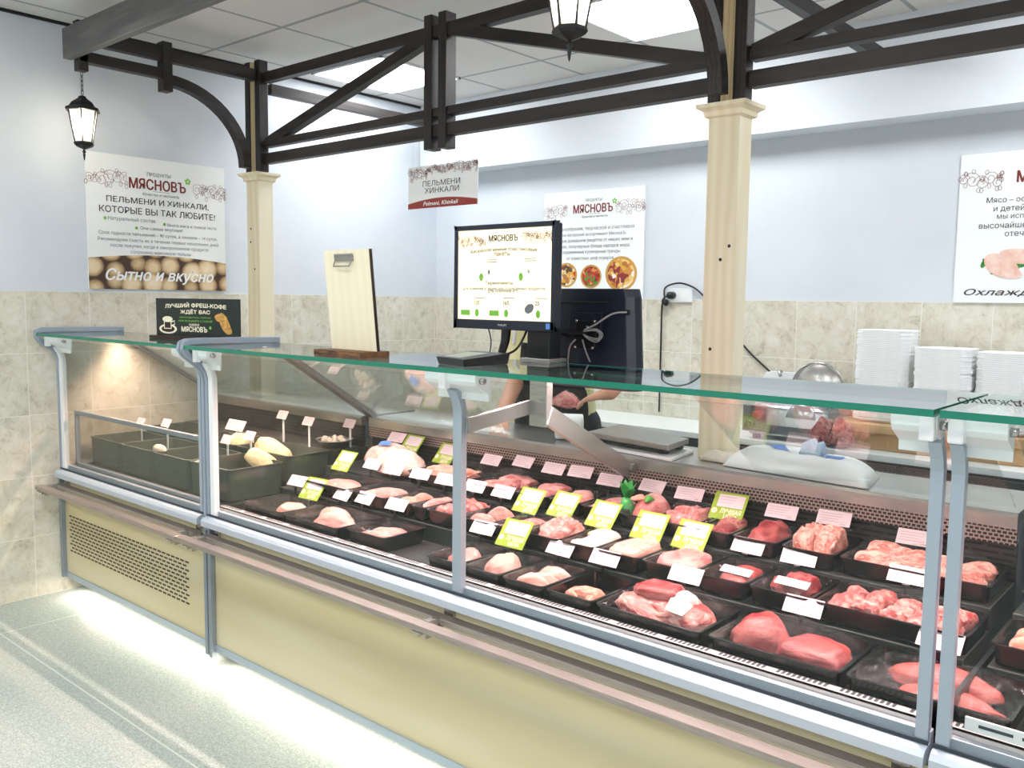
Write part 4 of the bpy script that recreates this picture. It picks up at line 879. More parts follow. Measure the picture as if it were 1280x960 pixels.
# ------------------------------------------------------------------ posters and signs
def logo(p, u, v, w, ink='maroon', small='grey_ink', leafm='green_ink', tagline=True, parts=True):
    """shop name block centred at (u, v), w wide"""
    a = MB(); put_text(a, 'МЯСНОВЪ', u, v, width=w, height=w*.175, bold=.035)
    local('shop_name', a, M[ink], p)
    b = MB(); put_text(b, 'ПРОДУКТЫ', u+w*.02, v+w*.165, width=w*.42)
    if tagline: put_text(b, 'Качество и честность', u+w*.05, v-w*.165, width=w*.66, shear=.3); ribbon(b, [(u-w*.1, v-w*.112), (u+w*.2, v-w*.112)], w*.006)
    local('small_print', b, M[small], p)
    c = MB()
    for k in range(5): disc(c, u+w*.545+.018*w*2*math.cos(k*1.257+.3), v+w*.12+.018*w*2*math.sin(k*1.257+.3), w*.022, w*.022, .001, 10)
    local('leaf_mark', c, M[leafm], p)
def dumpling_print():
    t = NT('dumpling_photo'); v = t.coord((1, 1.1, 0)); vo = t.n('TexVoronoi', feature='F1'); t.l(v, vo.inputs[0]); vo.inputs['Scale'].default_value = 9.5; vo.inputs['Randomness'].default_value = .45
    f = t.noise(v, 40, 4); c = t.ramp(vo.outputs['Distance'], [(.0, '9d7d58'), (.06, 'f3e6cd'), (.40, 'e2cda8'), (.54, 'ab8d66'), (.62, '4a342a')]); c = t.mix(.28, c, t.ramp(f, [(.3, '5a4034'), (.7, 'f1e4d2')]), 'SOFT_LIGHT'); t.l(c, t.b.inputs['Base Color']); t.b.inputs['Roughness'].default_value = .5; return t.m
M['photo_dumplings'] = dumpling_print()
def food_print(name, cols, scale):
    t = NT(name); v = t.coord((1, 1, 0)); vo = t.n('TexVoronoi', feature='F1'); t.l(v, vo.inputs[0]); vo.inputs['Scale'].default_value = scale; sp = t.n('SeparateColor'); t.l(vo.outputs['Color'], sp.inputs[0])
    t.l(t.ramp(sp.outputs[0], [(i/len(cols), c) for i, c in enumerate(cols)], 'CONSTANT'), t.b.inputs['Base Color']); t.b.inputs['Roughness'].default_value = .5; return t.m
M['photo_stew'] = food_print('stew_photo', ['a8341f', 'c4502e', '7f2417', 'd98b4a', '5d8a3a', 'b53f28'], 55)
M['photo_roast'] = food_print('roast_photo', ['d9a441', 'e8c67a', 'b8752e', 'f3e9df', '8f2c38', 'cf8f3c'], 38)
M['photo_salad'] = food_print('salad_photo', ['d8c39a', 'c83a2a', 'e3a53c', '5b4632', 'efe2c2', 'b7793a'], 40)
M['photo_fillet'] = varied('fillet_photo', 'e6b3a2', 'f6dccf', 22, .5)
M['rim_wood'] = pbr('plate_rim', 'c99a4b', .5)
# left wall poster
P1 = flat_board('wall_poster', (.014, 1.972, 1.515), PI/2, .764, .681, .01, M['poster'], 'white poster with dumpling photo band on the left wall beside the pine post', 'poster')
logo(P1, .375, .548, .31); h = MB()
put_text(h, 'ПЕЛЬМЕНИ И ХИНКАЛИ,', .382, .455, width=.565, height=.033, bold=.01); put_text(h, 'КОТОРЫЕ ВЫ ТАК ЛЮБИТЕ!', .382, .405, width=.640, height=.033, bold=.01); local('headline', h, M['ink'], P1)
h = MB()
for tx, v, w, u in (('Натуральный состав', .358, .25, .23), ('Много мяса и тонкое тесто', .345, .29, .565), ('Они самые вкусные!', .318, .235, .39), ('Срок годности пельменей – 90 суток, а хинкали – 14 суток.', .284, .66, .385), ('Рекомендуем съесть их в течение первых нескольких дней', .252, .67, .385), ('после покупки, когда в замороженном продукте', .220, .545, .385), ('сохранено максимум пользы', .190, .335, .385)): put_text(h, tx, u, v, width=w, bold=.004)
local('body_text', h, M['grey_ink'], P1)
for u, v in ((.09, .358), (.405, .347), (.252, .318)): h = MB(); disc(h, u, v, .008, .008); local('bullet', h, M['green_ink'], P1)
h = MB(); scrolls(h, .0, .205, .555, .085, 3); scrolls(h, .575, .764, .535, .085, 5); local('ornament', h, M['maroon'], P1)
n = 24; top = [(.764*i/n, .150+.030*math.sin(PI*(i/n*.9+.06))) for i in range(n+1)]
h = MB(); h.add([(u, v, .001) for u, v in [(0, 0), (.764, 0)] + top[::-1]], [tuple(range(n+3))]); local('photo_band', h, M['photo_dumplings'], P1)
h = MB(); put_text(h, 'Сытно и вкусно', .385, .068, width=.60, height=.075, shear=.28, bold=.03, z=.0022); local('slogan', h, M['white'], P1)
# back wall posters
P2 = flat_board('wall_poster', (.985, 4.394, 1.497), 0, .742, .655, .01, M['poster'], 'white poster with round food plates on the back wall behind the menu monitor', 'poster')
logo(P2, .375, .545, .29); h = MB(); scrolls(h, .0, .18, .535, .085, 11); scrolls(h, .545, .742, .545, .085, 12); local('ornament', h, M['maroon'], P2)
h = MB()
for i, (tx, w) in enumerate((('Для разнообразия, творческой и счастливой', .63), ('жизни авторский ассортимент МясновЪ:', .52), ('любимые домашние рецепты от наших мам и', .61), ('бабушек, популярные блюда народов мира,', .58), ('современные кулинарные тренды', .44), ('от известных шеф-поваров', .35))): put_text(h, tx, .36, .425-i*.036, width=w, bold=.004)
local('body_text', h, M['grey_ink'], P2)
for u, v, r, m, nm in ((.185, .145, .082, 'photo_salad', 'food_picture'), (.372, .135, .078, 'photo_stew', 'food_picture'), (.590, .150, .112, 'photo_roast', 'food_picture')):
    h = MB(); disc(h, u, v, r, r*.92, .0008); o = local(nm, h, M['rim_wood'], P2); h = MB(); disc(h, u, v, r*.86, r*.78, .0016); local('dish', h, M[m], o)
h = MB(); rect(h, .12, .225, .03, .062, .0008); local('food_picture', h, M['crate_wood'], P2)
P3 = flat_board('wall_poster', (3.40, 4.394, 1.50), 0, .742, .662, .01, M['poster'], 'white poster with two raw chicken fillets at the right end of the back wall', 'poster')
logo(P3, .375, .55, .29); h = MB(); scrolls(h, .0, .17, .545, .085, 21); scrolls(h, .56, .742, .545, .085, 22); local('ornament', h, M['maroon'], P3); h = MB()
for i, (tx, w) in enumerate((('Мясо – основа питания взрослых', .52), ('и детей. В наших продуктах', .46), ('мы используем только мясо', .43), ('высочайшего качества от лучших', .57), ('отечественных ферм', .36))): put_text(h, tx, .375, .450-i*.037, width=w, bold=.004)
local('body_text', h, M['ink'], P3)
h = MB(); put_text(h, 'Охлаждённое мясо', .375, .045, width=.66, height=.034, shear=.3, bold=.012); local('slogan', h, M['ink'], P3)
def outline(mb, u, v, rx, ry, rot, z, seed, n=30):
    L = []
    for k in range(n):
        a = 2*PI*k/n; r = 1+.18*noise.noise(Vector((math.cos(a)*1.5+seed, math.sin(a)*1.5, seed))); x, y = rx*r*math.cos(a)*(1+.12*math.cos(a)), ry*r*math.sin(a); L.append((u+x*math.cos(rot)-y*math.sin(rot), v+x*math.sin(rot)+y*math.cos(rot), z))
    mb.add(L, [tuple(range(n))])
h = MB(); rd = random.Random(8)
for k in range(26): outline(h, .10+rd.random()*.28, .135+rd.random()*.06+(.02 if k % 2 else 0), .022, .010, rd.uniform(0, 3), .0008+.00002*k, k, 10)
local('greens_picture', h, M['leaf'], P3)
h = MB(); outline(h, .26, .205, .095, .032, -.12, .0016, 2); o = local('fillet_picture', h, M['photo_fillet'], P3); h = MB(); outline(h, .185, .165, .085, .042, -.55, .0022, 5); local('fillet_picture', h, M['photo_fillet'], P3)
# hanging department sign
SG = flat_board('hanging_sign', (1.468, 2.797, 1.894), 0, .436, .187, .004, M['poster'], 'small white sign with red arc hanging below the king posts', 'sign'); h = MB()
put_text(h, 'ПЕЛЬМЕНИ', .215, .108, width=.235, height=.024, bold=.006); put_text(h, 'ХИНКАЛИ', .218, .077, width=.215, height=.024, bold=.006); local('headline', h, M['ink'], SG)
h = MB(); scrolls(h, 0, .12, .155, .055, 31); scrolls(h, .12, .30, .168, .038, 32); scrolls(h, .30, .436, .162, .05, 33); local('ornament', h, M['maroon'], SG)
arc = [(.436*i/20, .020+.030*math.sin(PI*(.12+.76*i/20))-.008) for i in range(21)]; h = MB(); h.add([(u, v, .001) for u, v in [(0, 0), (.436, 0)]+arc[::-1]], [tuple(range(23))]); local('red_band', h, M['brick_red'], SG)
h = MB(); put_text(h, 'Pelmeni, Khinkali', .212, .018, width=.22, height=.020, shear=.25, bold=.02, z=.002); local('slogan', h, M['white'], SG)
h = MB()
for u in (.03, .406): h.tube([(u, .187, -.002), (u, .305, -.002)], .0008, 5)
local('hanging_wire', h, M['glass'], SG)
# coffee sign on the frozen case
ang = math.atan2(.104, .506)
CS = thing('table_sign', (.815, 1.905, 1.3005), 'black coffee sign with croissant standing on the glass of the frozen case', 'sign', rot=(0, 0, ang))
local('stand', MB().box(-.012, .528, -.028, .034, 0, .013), M['dark_brown'], CS, bevel=.002)
bd = bpy.data.objects.new('board', MB().box(0, .506, 0, .162, -.006, 0).mesh('board', [M['board_black']])); C.objects.link(bd); bd.parent = CS; bd.location = (0.004, 0, .012); bd.rotation_euler = (PI/2, 0, 0)
h = MB(); put_text(h, 'ЛУЧШИЙ ФРЕШ-КОФЕ', .245, .133, width=.37, height=.026, bold=.04, arc=.25); put_text(h, 'ЖДЁТ ВАС', .245, .106, width=.18, height=.022, bold=.04); put_text(h, 'МЯСНОВЪ', .238, .032, width=.155, height=.022, bold=.045); put_text(h, 'КОФЕЙНЯ', .238, .052, width=.06, bold=.03); local('lettering', h, M['cream'], bd)
h = MB(); put_text(h, 'НАСЛАДИТЕСЬ СЕЙЧАС', .245, .082, width=.19, height=.0095, bold=.02); put_text(h, 'ИЛИ ВОЗЬМИТЕ С СОБОЙ', .245, .068, width=.205, height=.0095, bold=.02); disc(h, .335, .040, .007, .007); local('green_lettering', h, M['green_ink'], bd)
h = MB(); disc(h, .075, .030, .056, .021, .001); rect(h, .05, .098, .030, .072, .0016); disc(h, .074, .072, .032, .013, .002); ribbon(h, [(.098, .060), (.118, .066), (.118, .050), (.096, .044)], .005, .002); o = local('cup_picture', h, M['cream'], bd); h = MB(); disc(h, .075, .030, .042, .014, .0013); rect(h, .055, .093, .034, .060, .0019); local('shade', h, M['dark_brown'], o)
h = MB(); outline(h, .42, .062, .055, .024, -.95, .001, 3); outline(h, .395, .083, .035, .017, -.1, .0012, 6); cr = local('croissant_picture', h, varied('croissant_print', 'a8702a', 'e3b662', 60), bd)
# clipboard stand on the glass
CB = thing('clipboard_stand', (2.285, 1.80, 1.3005), 'blank pale plywood clipboard on a dark plinth standing on the glass top', 'clipboard')
MB().box(2.171, 2.404, 1.742, 1.862, 1.3005, 1.320).build('plinth', M['ply_edge'], CB, bevel=.001)
q = MB().box(2.071+.105, 2.402, 1.812, 1.822, 1.3205, 1.640, rot=Matrix.Rotation(.10, 3, 'X'), piv=(2.29, 1.815, 1.3205)); bd = q.build('board', M['plywood'], CB)
MB().box(2.402, 2.405, 1.812, 1.822, 1.3205, 1.640, rot=Matrix.Rotation(.10, 3, 'X'), piv=(2.29, 1.815, 1.3205)).build('board_edge', M['dark_brown'], CB)
R_ = Matrix.Rotation(.10, 3, 'X'); Z0 = Vector((2.29, 1.815, 1.3205))
def cbp(x, y, z): return Z0 + R_ @ (Vector((x, y, z))-Z0)
mb = MB(); mb.box(2.235, 2.325, 1.806, 1.812, 1.605, 1.625, rot=R_, piv=Z0); mb.tube([cbp(2.240, 1.805, 1.606), cbp(2.240, 1.797, 1.590), cbp(2.320, 1.797, 1.590), cbp(2.320, 1.805, 1.606)], .0025, 8); mb.tube([cbp(2.237, 1.808, 1.625), cbp(2.323, 1.808, 1.625)], .004, 8); mb.build('clip', M['steel_dull'], CB)

# ------------------------------------------------------------------ screens, pole, cables
MO = thing('menu_monitor', (2.76, 2.0, 1.3005), 'black price-list monitor on a short arm standing on the glass top', 'monitor')
mx0, mx1, mz0, mz1 = 2.560, 2.962, 1.398, 1.714
rim = MB(); b_ = .013
for a in ((mx0, mx1, mz1-.015, mz1), (mx0, mx1, mz0, mz0+.028), (mx0, mx0+b_, mz0, mz1), (mx1-b_, mx1, mz0, mz1)): rim.box(a[0], a[1], 1.994, 2.014, a[2], a[3])
rim.build('bezel', M['navy_plastic'], MO, bevel=.002); MB().box(mx0+.003, mx1-.003, 2.012, 2.035, mz0+.003, mz1-.003).build('housing', M['navy_plastic'], MO, bevel=.006)
scr = bpy.data.objects.new('screen', MB().box(0, mx1-mx0-2*b_, 0, mz1-mz0-.043, -.004, 0).mesh('screen', [M['screen']])); C.objects.link(scr); scr.parent = MO; scr.rotation_euler = (PI/2, 0, 0); scr.location = (mx0+b_-2.76, 1.999-2.0, mz0+.028-1.3005)
sw, sh = mx1-mx0-2*b_, mz1-mz0-.043
h = MB(); put_text(h, 'МЯСНОВЪ', sw*.50, sh*.90, width=.115, height=.019, bold=.03); put_text(h, 'Биоразлагаемые пластиковые', sw*.50, sh*.765, width=.265, height=.014, bold=.01, arc=.4); put_text(h, 'пакеты', sw*.49, sh*.725, width=.062, bold=.01); put_text(h, 'Термопакеты', sw*.46, sh*.405, width=.112, height=.013, bold=.01)
for t_, u, v, w in (('120', .22, .19, .022), ('165', .54, .19, .022), ('25', .86, .19, .016), ('1', .35, .53, .005), ('6', .77, .535, .008)): put_text(h, t_, sw*u, sh*v, width=w, height=.012)
local('menu_text', h, M['brick_red'] if False else M['dark_brown'], scr)
h = MB(); scrolls(h, .002, .115, sh*.875, .034, 41, .0010); scrolls(h, .262, sw-.002, sh*.885, .034, 42, .0010); local('ornament', h, M['maroon'], scr)
h = MB()
for v, w in ((.345, .33), (.315, .12)): put_text(h, 'для хранения и перевозки охлаждённых продуктов'[:int(w*140)], sw*.5, sh*v, width=w)
for u, v in ((.38, .66), (.38, .635), (.78, .665), (.79, .64), (.25, .24), (.57, .24), (.9, .24)): rect(h, sw*u-.022, sw*u+.022, sh*v, sh*v+.0022)
local('fine_print', h, M['grey_ink'], scr)
for u, v in ((.265, .475), (.69, .475), (.22, .075), (.54, .075), (.87, .075)): h = MB(); disc(h, sw*u, sh*v, .0085, .012); local('green_mark', h, M['green_ink'], scr)
for u in (.09, .41): h = MB(); rect(h, sw*u-.020, sw*u+.020, sh*.045, sh*.105); local('green_mark', h, M['green_ink'], scr)
h = MB()
for k in (.775,): outline(h, sw*k, sh*.13, .019, .013, .5, .001, 7)
local('bag_picture', h, M['grey_ink'], scr)
bzl = [c for c in MO.children if c.name.startswith('bezel')][0]; h = MB(); put_text(h, 'PHILIPS', mx0-2.76+.205, mz0-1.3005+.013, width=.035, height=.006, bold=.04, z=0)
h.v = [(x, 1.9932-2.0, y) for x, y, z in h.v]; lg = bpy.data.objects.new('maker_mark', h.mesh('maker_mark', [M['white']])); C.objects.link(lg); lg.parent = bzl
h = MB().box(mx1-.028, mx1-.014, 1.9925, 1.9945, mz0+.006, mz0+.022); h.build('sticker', M['blue_print'], bzl)
st = MB(); st.tube([(2.742, 2.035, 1.47), (2.735, 2.05, 1.42), (2.737, 2.04, 1.36), (2.728, 2.03, 1.312)], [.014, .017, .014, .012], 12); st.build('arm', M['black_plastic'], MO, True)
MB().lathe([(.028, .0005), (.028, .006), (.014, .012), (.011, .018)], 18, (2.727, 2.03, 1.3005)).build('foot', M['glass_top'], MO, True)
PD = thing('customer_display', (2.76, 1.87, 1.3005), 'flat black customer display box lying on the glass below the menu monitor', 'display')
mb = MB().loft([[Vector(p) for p in r] for r in ([(2.70, 1.79, 1.3005), (2.84, 1.75, 1.3005), (2.845, 1.93, 1.3005), (2.70, 1.93, 1.3005)], [(2.695, 1.785, 1.322), (2.845, 1.745, 1.322), (2.85, 1.935, 1.333), (2.695, 1.935, 1.333)])]); mb.build('case', M['black_plastic'], PD, bevel=.002)
mb = MB(); mb.add([(2.712, 1.80, 1.3237), (2.80, 1.778, 1.3235), (2.80, 1.90, 1.332), (2.712, 1.90, 1.332)], [(0,1,2,3)]); mb.build('screen', pbr('dim_lcd', 'b8bfa8', .3), PD)
def cable(name, pts, r, mat, label, cat='cable'):
    P = [Vector(p) for p in pts]; out = []
    for i in range(len(P)-1):
        p0, p1, p2, p3 = P[max(i-1, 0)], P[i], P[i+1], P[min(i+2, len(P)-1)]
        for k in range(6):
            t = k/6; out.append(.5*((2*p1)+(p2-p0)*t+(2*p0-5*p1+4*p2-p3)*t*t+(3*p1-p0-3*p2+p3)*t**3))
    out.append(P[-1]); o = MB().tube(out, r, 8).build(name, M[mat], at=tuple(P[0]), smooth=True); return tag(o, label, cat)
cable('display_cable', [(2.842, 1.90, 1.325), (2.86, 1.95, 1.345), (2.84, 2.02, 1.40), (2.82, 2.037, 1.44)], .0035, 'black_plastic', 'black cable rising from the customer display to the monitor')
cable('screen_cable', [(2.66, 2.036, 1.42), (2.66, 2.06, 1.36), (2.652, 2.06, 1.308)], .002, 'black_plastic', 'thin black cable dropping below the monitor at its left')
# pole with the till monitor seen from behind
PO = thing('till_pole', (2.84, 2.10, 1.3005), 'square black pole rising from the glass top behind the menu monitor', 'pole')
MB().box(2.798, 2.885, 2.072, 2.128, 1.312, 1.47).build('post', M['black_plastic'], PO, bevel=.003); MB().box(2.785, 2.90, 2.055, 2.14, 1.3005, 1.312).build('foot_plate', M['steel_dull'], PO, bevel=.002)
MB().box(2.80, 2.90, 2.055, 2.073, 1.395, 1.415).build('cross_arm', M['black_plastic'], PO, bevel=.002)
PS = thing('till_monitor', (2.875, 2.24, 1.23), 'big navy-black till monitor seen from behind on the pole', 'monitor')
def tilted(z): return 2.27 - (z-1.24)*.22*-1
A = []
for z, x0, x1 in ((1.215, 2.70, 3.088), (1.24, 2.698, 3.088), (1.50, 2.708, 3.046), (1.526, 2.715, 3.036)):
    y = 2.25+(z-1.24)*.16
    A.append([Vector(p) for p in ((x0+.008, y+.004, z), (x0+.03, y-.012, z), (x1-.03, y-.012, z), (x1-.008, y+.004, z), (x1, y+.022, z), (x1, y+.034, z), (x0, y+.034, z), (x0, y+.022, z))])
MB().loft(A).build('housing', M['navy_plastic'], PS, bevel=.003)
def onback(x, z, d): return Vector((x, 2.25+(z-1.24)*.16-.012-d, z))
def backbox(name, x0, x1, z0, z1, d, mat, bevel=.002):
    r0 = [onback(x, z, -.003) for x, z in ((x0, z0), (x1, z0), (x1, z1), (x0, z1))]; r1 = [onback(x, z, d) for x, z in ((x0+d*.3, z0+d*.3), (x1-d*.3, z0+d*.3), (x1-d*.3, z1-d*.3), (x0+d*.3, z1-d*.3))]
    return MB().loft([r0, r1]).build(name, M[mat], PS, bevel=bevel)
backbox('vent_ridge', 2.74, 2.96, 1.478, 1.486, .006, 'black_plastic'); backbox('mount_pad', 2.815, 2.945, 1.375, 1.452, .010, 'navy_plastic'); vp = backbox('mount_plate', 2.845, 2.935, 1.335, 1.43, .016, 'black_plastic')
backbox('mount_bar', 2.80, 2.905, 1.372, 1.398, .05, 'black_plastic'); backbox('socket', 3.005, 3.038, 1.446, 1.462, .003, 'black_plastic')
for x, z in ((2.856, 1.424), (2.926, 1.424), (2.862, 1.342), (2.928, 1.342), (2.90, 1.405)): MB().lathe([(.0045, 0), (.0045, -.003), (.002, -.0045)], 10, onback(x, z, .0195) if z < 1.40 or True else 0, 'Y').build('screw', M['steel'], vp)
cable('till_cable', [tuple(onback(3.03, 1.454, .006)), tuple(onback(2.985, 1.448, .016)), tuple(onback(2.94, 1.415, .035)), tuple(onback(2.905, 1.395, .045))], .003, 'cable_grey', 'pale grey cable plugged into the back of the till monitor')
for i in range(3): cable('cable_loop', [tuple(onback(2.905, 1.392, .04+.004*i)), tuple(onback(2.945, 1.402-.003*i, .04)), tuple(onback(2.972-.006*i, 1.385, .036)), tuple(onback(2.955, 1.362+.005*i, .036)), tuple(onback(2.925, 1.368+.004*i, .04)), tuple(onback(2.903, 1.384, .044))], .0015, 'cable_grey', ('outermost', 'middle', 'innermost')[i]+' coil of the looped grey cable behind the till monitor')
cable('zip_tie', [tuple(onback(2.893, 1.366, .03)), tuple(onback(2.91, 1.33, .028)), tuple(onback(2.925, 1.298, .02))], .0024, 'cable_grey', 'straight pale cable tail hanging below the cable coil')
cable('lead', [tuple(onback(2.878, 1.366, .045)), tuple(onback(2.855, 1.345, .04)), tuple(onback(2.846, 1.30, .03)), tuple(onback(2.85, 1.262, .03))], .0024, 'cable_grey', 'curved grey lead hanging at the left below the mounting bar')

# wall socket and its cables
SK = thing('wall_socket', (1.955, 4.404, 1.52), 'white double wall socket above the tiles between till monitor and pine post', 'socket')
MB().box(1.892, 2.052, 4.392, 4.4085, 1.483, 1.562).build('plate', M['white_plastic'], SK, bevel=.004)
for x in (1.932, 2.012): MB().lathe([(.026, 4.3915), (.026, 4.393), (.020, 4.3935), (.018, 4.399)], 20, (x, 0, 1.522), 'X' if False else 'Y').build('outlet', M['white_plastic'], SK)
MB().lathe([(.019, 4.35), (.021, 4.36), (.021, 4.392)], 16, (1.932, 0, 1.522), 'Y').build('plug', M['black_plastic'], SK, True)
cable('power_cable', [(1.93, 4.352, 1.522), (1.90, 4.365, 1.512), (1.875, 4.385, 1.50), (1.862, 4.392, 1.44), (1.86, 4.396, 1.20), (1.86, 4.396, .85)], .005, 'black_plastic', 'black power cable hanging straight down from the wall socket')
cable('power_cable', [(1.885, 4.38, 1.505), (1.885, 4.38, 1.56), (1.93, 4.385, 1.585), (2.00, 4.385, 1.588), (2.09, 4.39, 1.55), (2.19, 4.395, 1.45), (2.40, 4.396, 1.23), (2.60, 4.396, 1.06), (2.62, 4.38, .95)], .005, 'black_plastic', 'black power cable looping over the socket and running behind the pine post')
for i, (x, z) in enumerate(((1.883, 1.488), (1.897, 1.480))): o = placed('cable_knot', MB().ball((0, 0, 0), (.016, .012, .020), 10, 8), M['black_plastic'], (x, 4.378, z), (0, 0, 0), True); tag(o, ('left', 'right')[i]+' bunch of the black cable knot under the wall socket', 'cable knot')

# ------------------------------------------------------------------ on the worktop
SC = thing('counter_scale', (2.80, 2.78, .945), 'flat steel counter scale on a white slab beside the tall pine post', 'scale')
a = math.radians(-6)
def quad(z0, z1, g=0, P=((2.600, 2.668), (2.985, 2.612), (2.958, 2.80), (2.575, 2.93))):
    cx = sum(p[0] for p in P)/4; cy = sum(p[1] for p in P)/4; Q = [(cx+(p[0]-cx)*(1+g), cy+(p[1]-cy)*(1+g)) for p in P]; return [[Vector((x, y, z)) for x, y in Q] for z in (z0, z1)]
MB().loft(quad(.945, .957, .10)).build('slab', M['white_plastic'], SC, bevel=.002); MB().loft(quad(.978, .998)).build('platform', M['steel_dull'], SC, bevel=.003); MB().loft(quad(.968, .980, -.12)).build('body', M['black_plastic'], SC)
for x, y in ((2.645, 2.705), (2.935, 2.665), (2.92, 2.79), (2.63, 2.875)): MB().lathe([(.018, .957), (.02, .962), (.02, .972)], 14, (x, y, 0)).build('foot', M['black_plastic'], SC, True)
def cushion(name, pts, z0, h, mat, label, cat, seed, n=26, amp=.25):
    """soft bag: quad footprint, domed, creased"""
    A, B, Cc, D = [Vector((*p, 0)) for p in pts]; mb = MB(); vs = []
    for side in (1, 0):
        for i in range(n+1):
            for j in range(n+1):
                u, v = i/n, j/n; p = (A*(1-u)+B*u)*(1-v)+(D*(1-u)+Cc*u)*v; e = (1-abs(2*u-1)**5)*(1-abs(2*v-1)**5)
                cr = noise.noise(Vector((u*4+seed, v*3, 0)))*.6+noise.noise(Vector((u*11, v*9+seed, 3)))*.3
                vs.append((p.x, p.y, z0+.002+(h*e**.6*(1+amp*cr) if side else 0)))
    N = (n+1)**2; f = [(i*(n+1)+j, (i+1)*(n+1)+j, (i+1)*(n+1)+j+1, i*(n+1)+j+1) for i in range(n) for j in range(n)]
    mb.add(vs, f+[tuple(k+N for k in q[::-1]) for q in f]); o = mb.build(name, M[mat], at=((A+B+Cc+D)/4).to_tuple()[:2]+(z0,), smooth=True); return tag(o, label, cat)
SB = cushion('plastic_sack', [(3.165, 2.655), (3.66, 2.612), (3.62, 2.83), (3.13, 2.885)], .945, .062, 'sack', 'white plastic sack with blue print lying on the steel worktop', 'sack', 3)
mb = MB()
def patch(mb, u0, u1, v0, v1, sk, n=8):
    A, B, Cc, D = [Vector((*p, 0)) for p in [(3.165, 2.655), (3.66, 2.612), (3.62, 2.83), (3.13, 2.885)]]; vs = []
    for i in range(n+1):
        for j in range(n+1):
            u, v = u0+(u1-u0)*i/n+sk*(j/n), v0+(v1-v0)*j/n; p = (A*(1-u)+B*u)*(1-v)+(D*(1-u)+Cc*u)*v; e = (1-abs(2*u-1)**5)*(1-abs(2*v-1)**5)
            cr = noise.noise(Vector((u*4+3, v*3, 0)))*.6+noise.noise(Vector((u*11, v*9+3, 3)))*.3; vs.append((p.x, p.y, .945+.0035+.062*e**.6*(1+.25*cr)))
    mb.add(vs, [(i*(n+1)+j, (i+1)*(n+1)+j, (i+1)*(n+1)+j+1, i*(n+1)+j+1) for i in range(n) for j in range(n)])
patch(mb, .32, .44, .45, .85, -.12); patch(mb, .66, .78, .35, .6, .02); mb.build('blue_print', M['blue_print'], SB)
o = cushion('blue_bag_twist', [(3.40, 2.72), (3.475, 2.71), (3.47, 2.79), (3.375, 2.80)], 1.005, .035, 'pale_blue' if 'pale_blue' in M else 'sack', 'pale blue twisted bag end lying on top of the white sack', 'bag', 9, 14, .9)
o.data.materials.clear(); o.data.materials.append(varied('pale_blue_film', 'a9c6ea', 'd3e2f5', 14, .35, bump=.3))
cushion('rag', [(3.055, 2.70), (3.20, 2.69), (3.205, 2.748), (3.06, 2.748)], .945, .03, 'rag', 'crumpled cream rag at the foot of the tall pine post', 'rag', 17, 22, .9)
RL = placed('paper_roll', MB().lathe([(.0, 0), (.05, 0), (.05, .10), (.018, .10), (.018, .09), (0, .09)], 26, (0, 0, 0), 'X'), M['white'], (2.56, 2.70, .9955), (0, -.25, .35), True); tag(RL, 'white paper roll lying left of the counter scale', 'roll')
RL.location = (2.43, 2.70, .998); RL.rotation_euler = (0, 0, .5)

# ------------------------------------------------------------------ back counter and what stands on it
BC = thing('back_counter', (2.9, 4.19, 0), 'long white-topped counter along the back wall', 'counter')
MB().box(1.05, 5.6, 3.97, 4.402, .795, .825).build('top', M['white_plastic'], BC, bevel=.003); MB().box(1.08, 5.57, 4.02, 4.395, .10, .795).build('carcass', M['dark_steel'], BC)
for x in (1.12, 3.3, 5.5): MB().box(x-.02, x+.02, 4.05, 4.09, 0, .10).build('leg', M['steel_dull'], BC)
for i in range(4): MB().box(1.11+i*1.115, 2.19+i*1.115, 4.008, 4.021, .14, .775).build('door', M['dark_steel'], BC, bevel=.003)
SL = thing('meat_slicer', (2.78, 4.18, .825), 'metal meat slicer with red and black knobs on the back counter', 'slicer')
A = [[Vector((x, y, z)) for x, y in ((x0, y0), (x1, y0), (x1, y1), (x0, y1))] for z, x0, x1, y0, y1 in ((.845, 2.60, 3.00, 4.02, 4.34), (.90, 2.59, 3.01, 4.01, 4.35), (.985, 2.62, 2.98, 4.03, 4.34), (1.01, 2.66, 2.92, 4.06, 4.31))]
MB().loft(A).build('body', M['slicer'], SL, bevel=.012)
for x, y in ((2.63, 4.05), (2.97, 4.05), (2.97, 4.31), (2.63, 4.31)): MB().lathe([(.02, .825), (.02, .846)], 12, (x, y, 0)).build('foot', M['black_plastic'], SL)
mb = MB().loft([[Vector(p) for p in r] for r in ([(2.575, 4.00, .86), (2.70, 4.00, .86), (2.70, 4.00, .99), (2.575, 4.00, .99)], [(2.575, 4.03, .86), (2.70, 4.03, .86), (2.70, 4.03, .99), (2.575, 4.03, .99)])]); mb.build('control_panel', M['steel'], SL, bevel=.004)
MB().lathe([(.019, 3.975), (.021, 3.982), (.021, 4.001)], 18, (2.655, 0, .945), 'Y').build('red_knob', M['red_knob'], SL, True); MB().lathe([(.019, 3.975), (.021, 3.982), (.021, 4.001)], 18, (2.612, 0, .895), 'Y').build('black_knob', M['black_plastic'], SL, True)
MB().lathe([(.075, 4.02), (.085, 4.035), (.085, 4.11), (.06, 4.12)], 24, (2.86, 0, .93), 'Y').build('motor_cover', M['slicer'], SL, True)
bl = MB().lathe([(.004, 4.148), (.118, 4.150), (.120, 4.153), (.004, 4.156)], 40, (2.885, 0, 1.075), 'Y').build('blade', M['steel'], SL, True)
pts = [(2.885+.128*math.cos(t), 4.152, 1.075+.128*math.sin(t)) for t in [PI*(-.05+1.1*i/22) for i in range(23)]]; MB().tube(pts, .006, 8).build('blade_guard', M['steel'], SL, True)
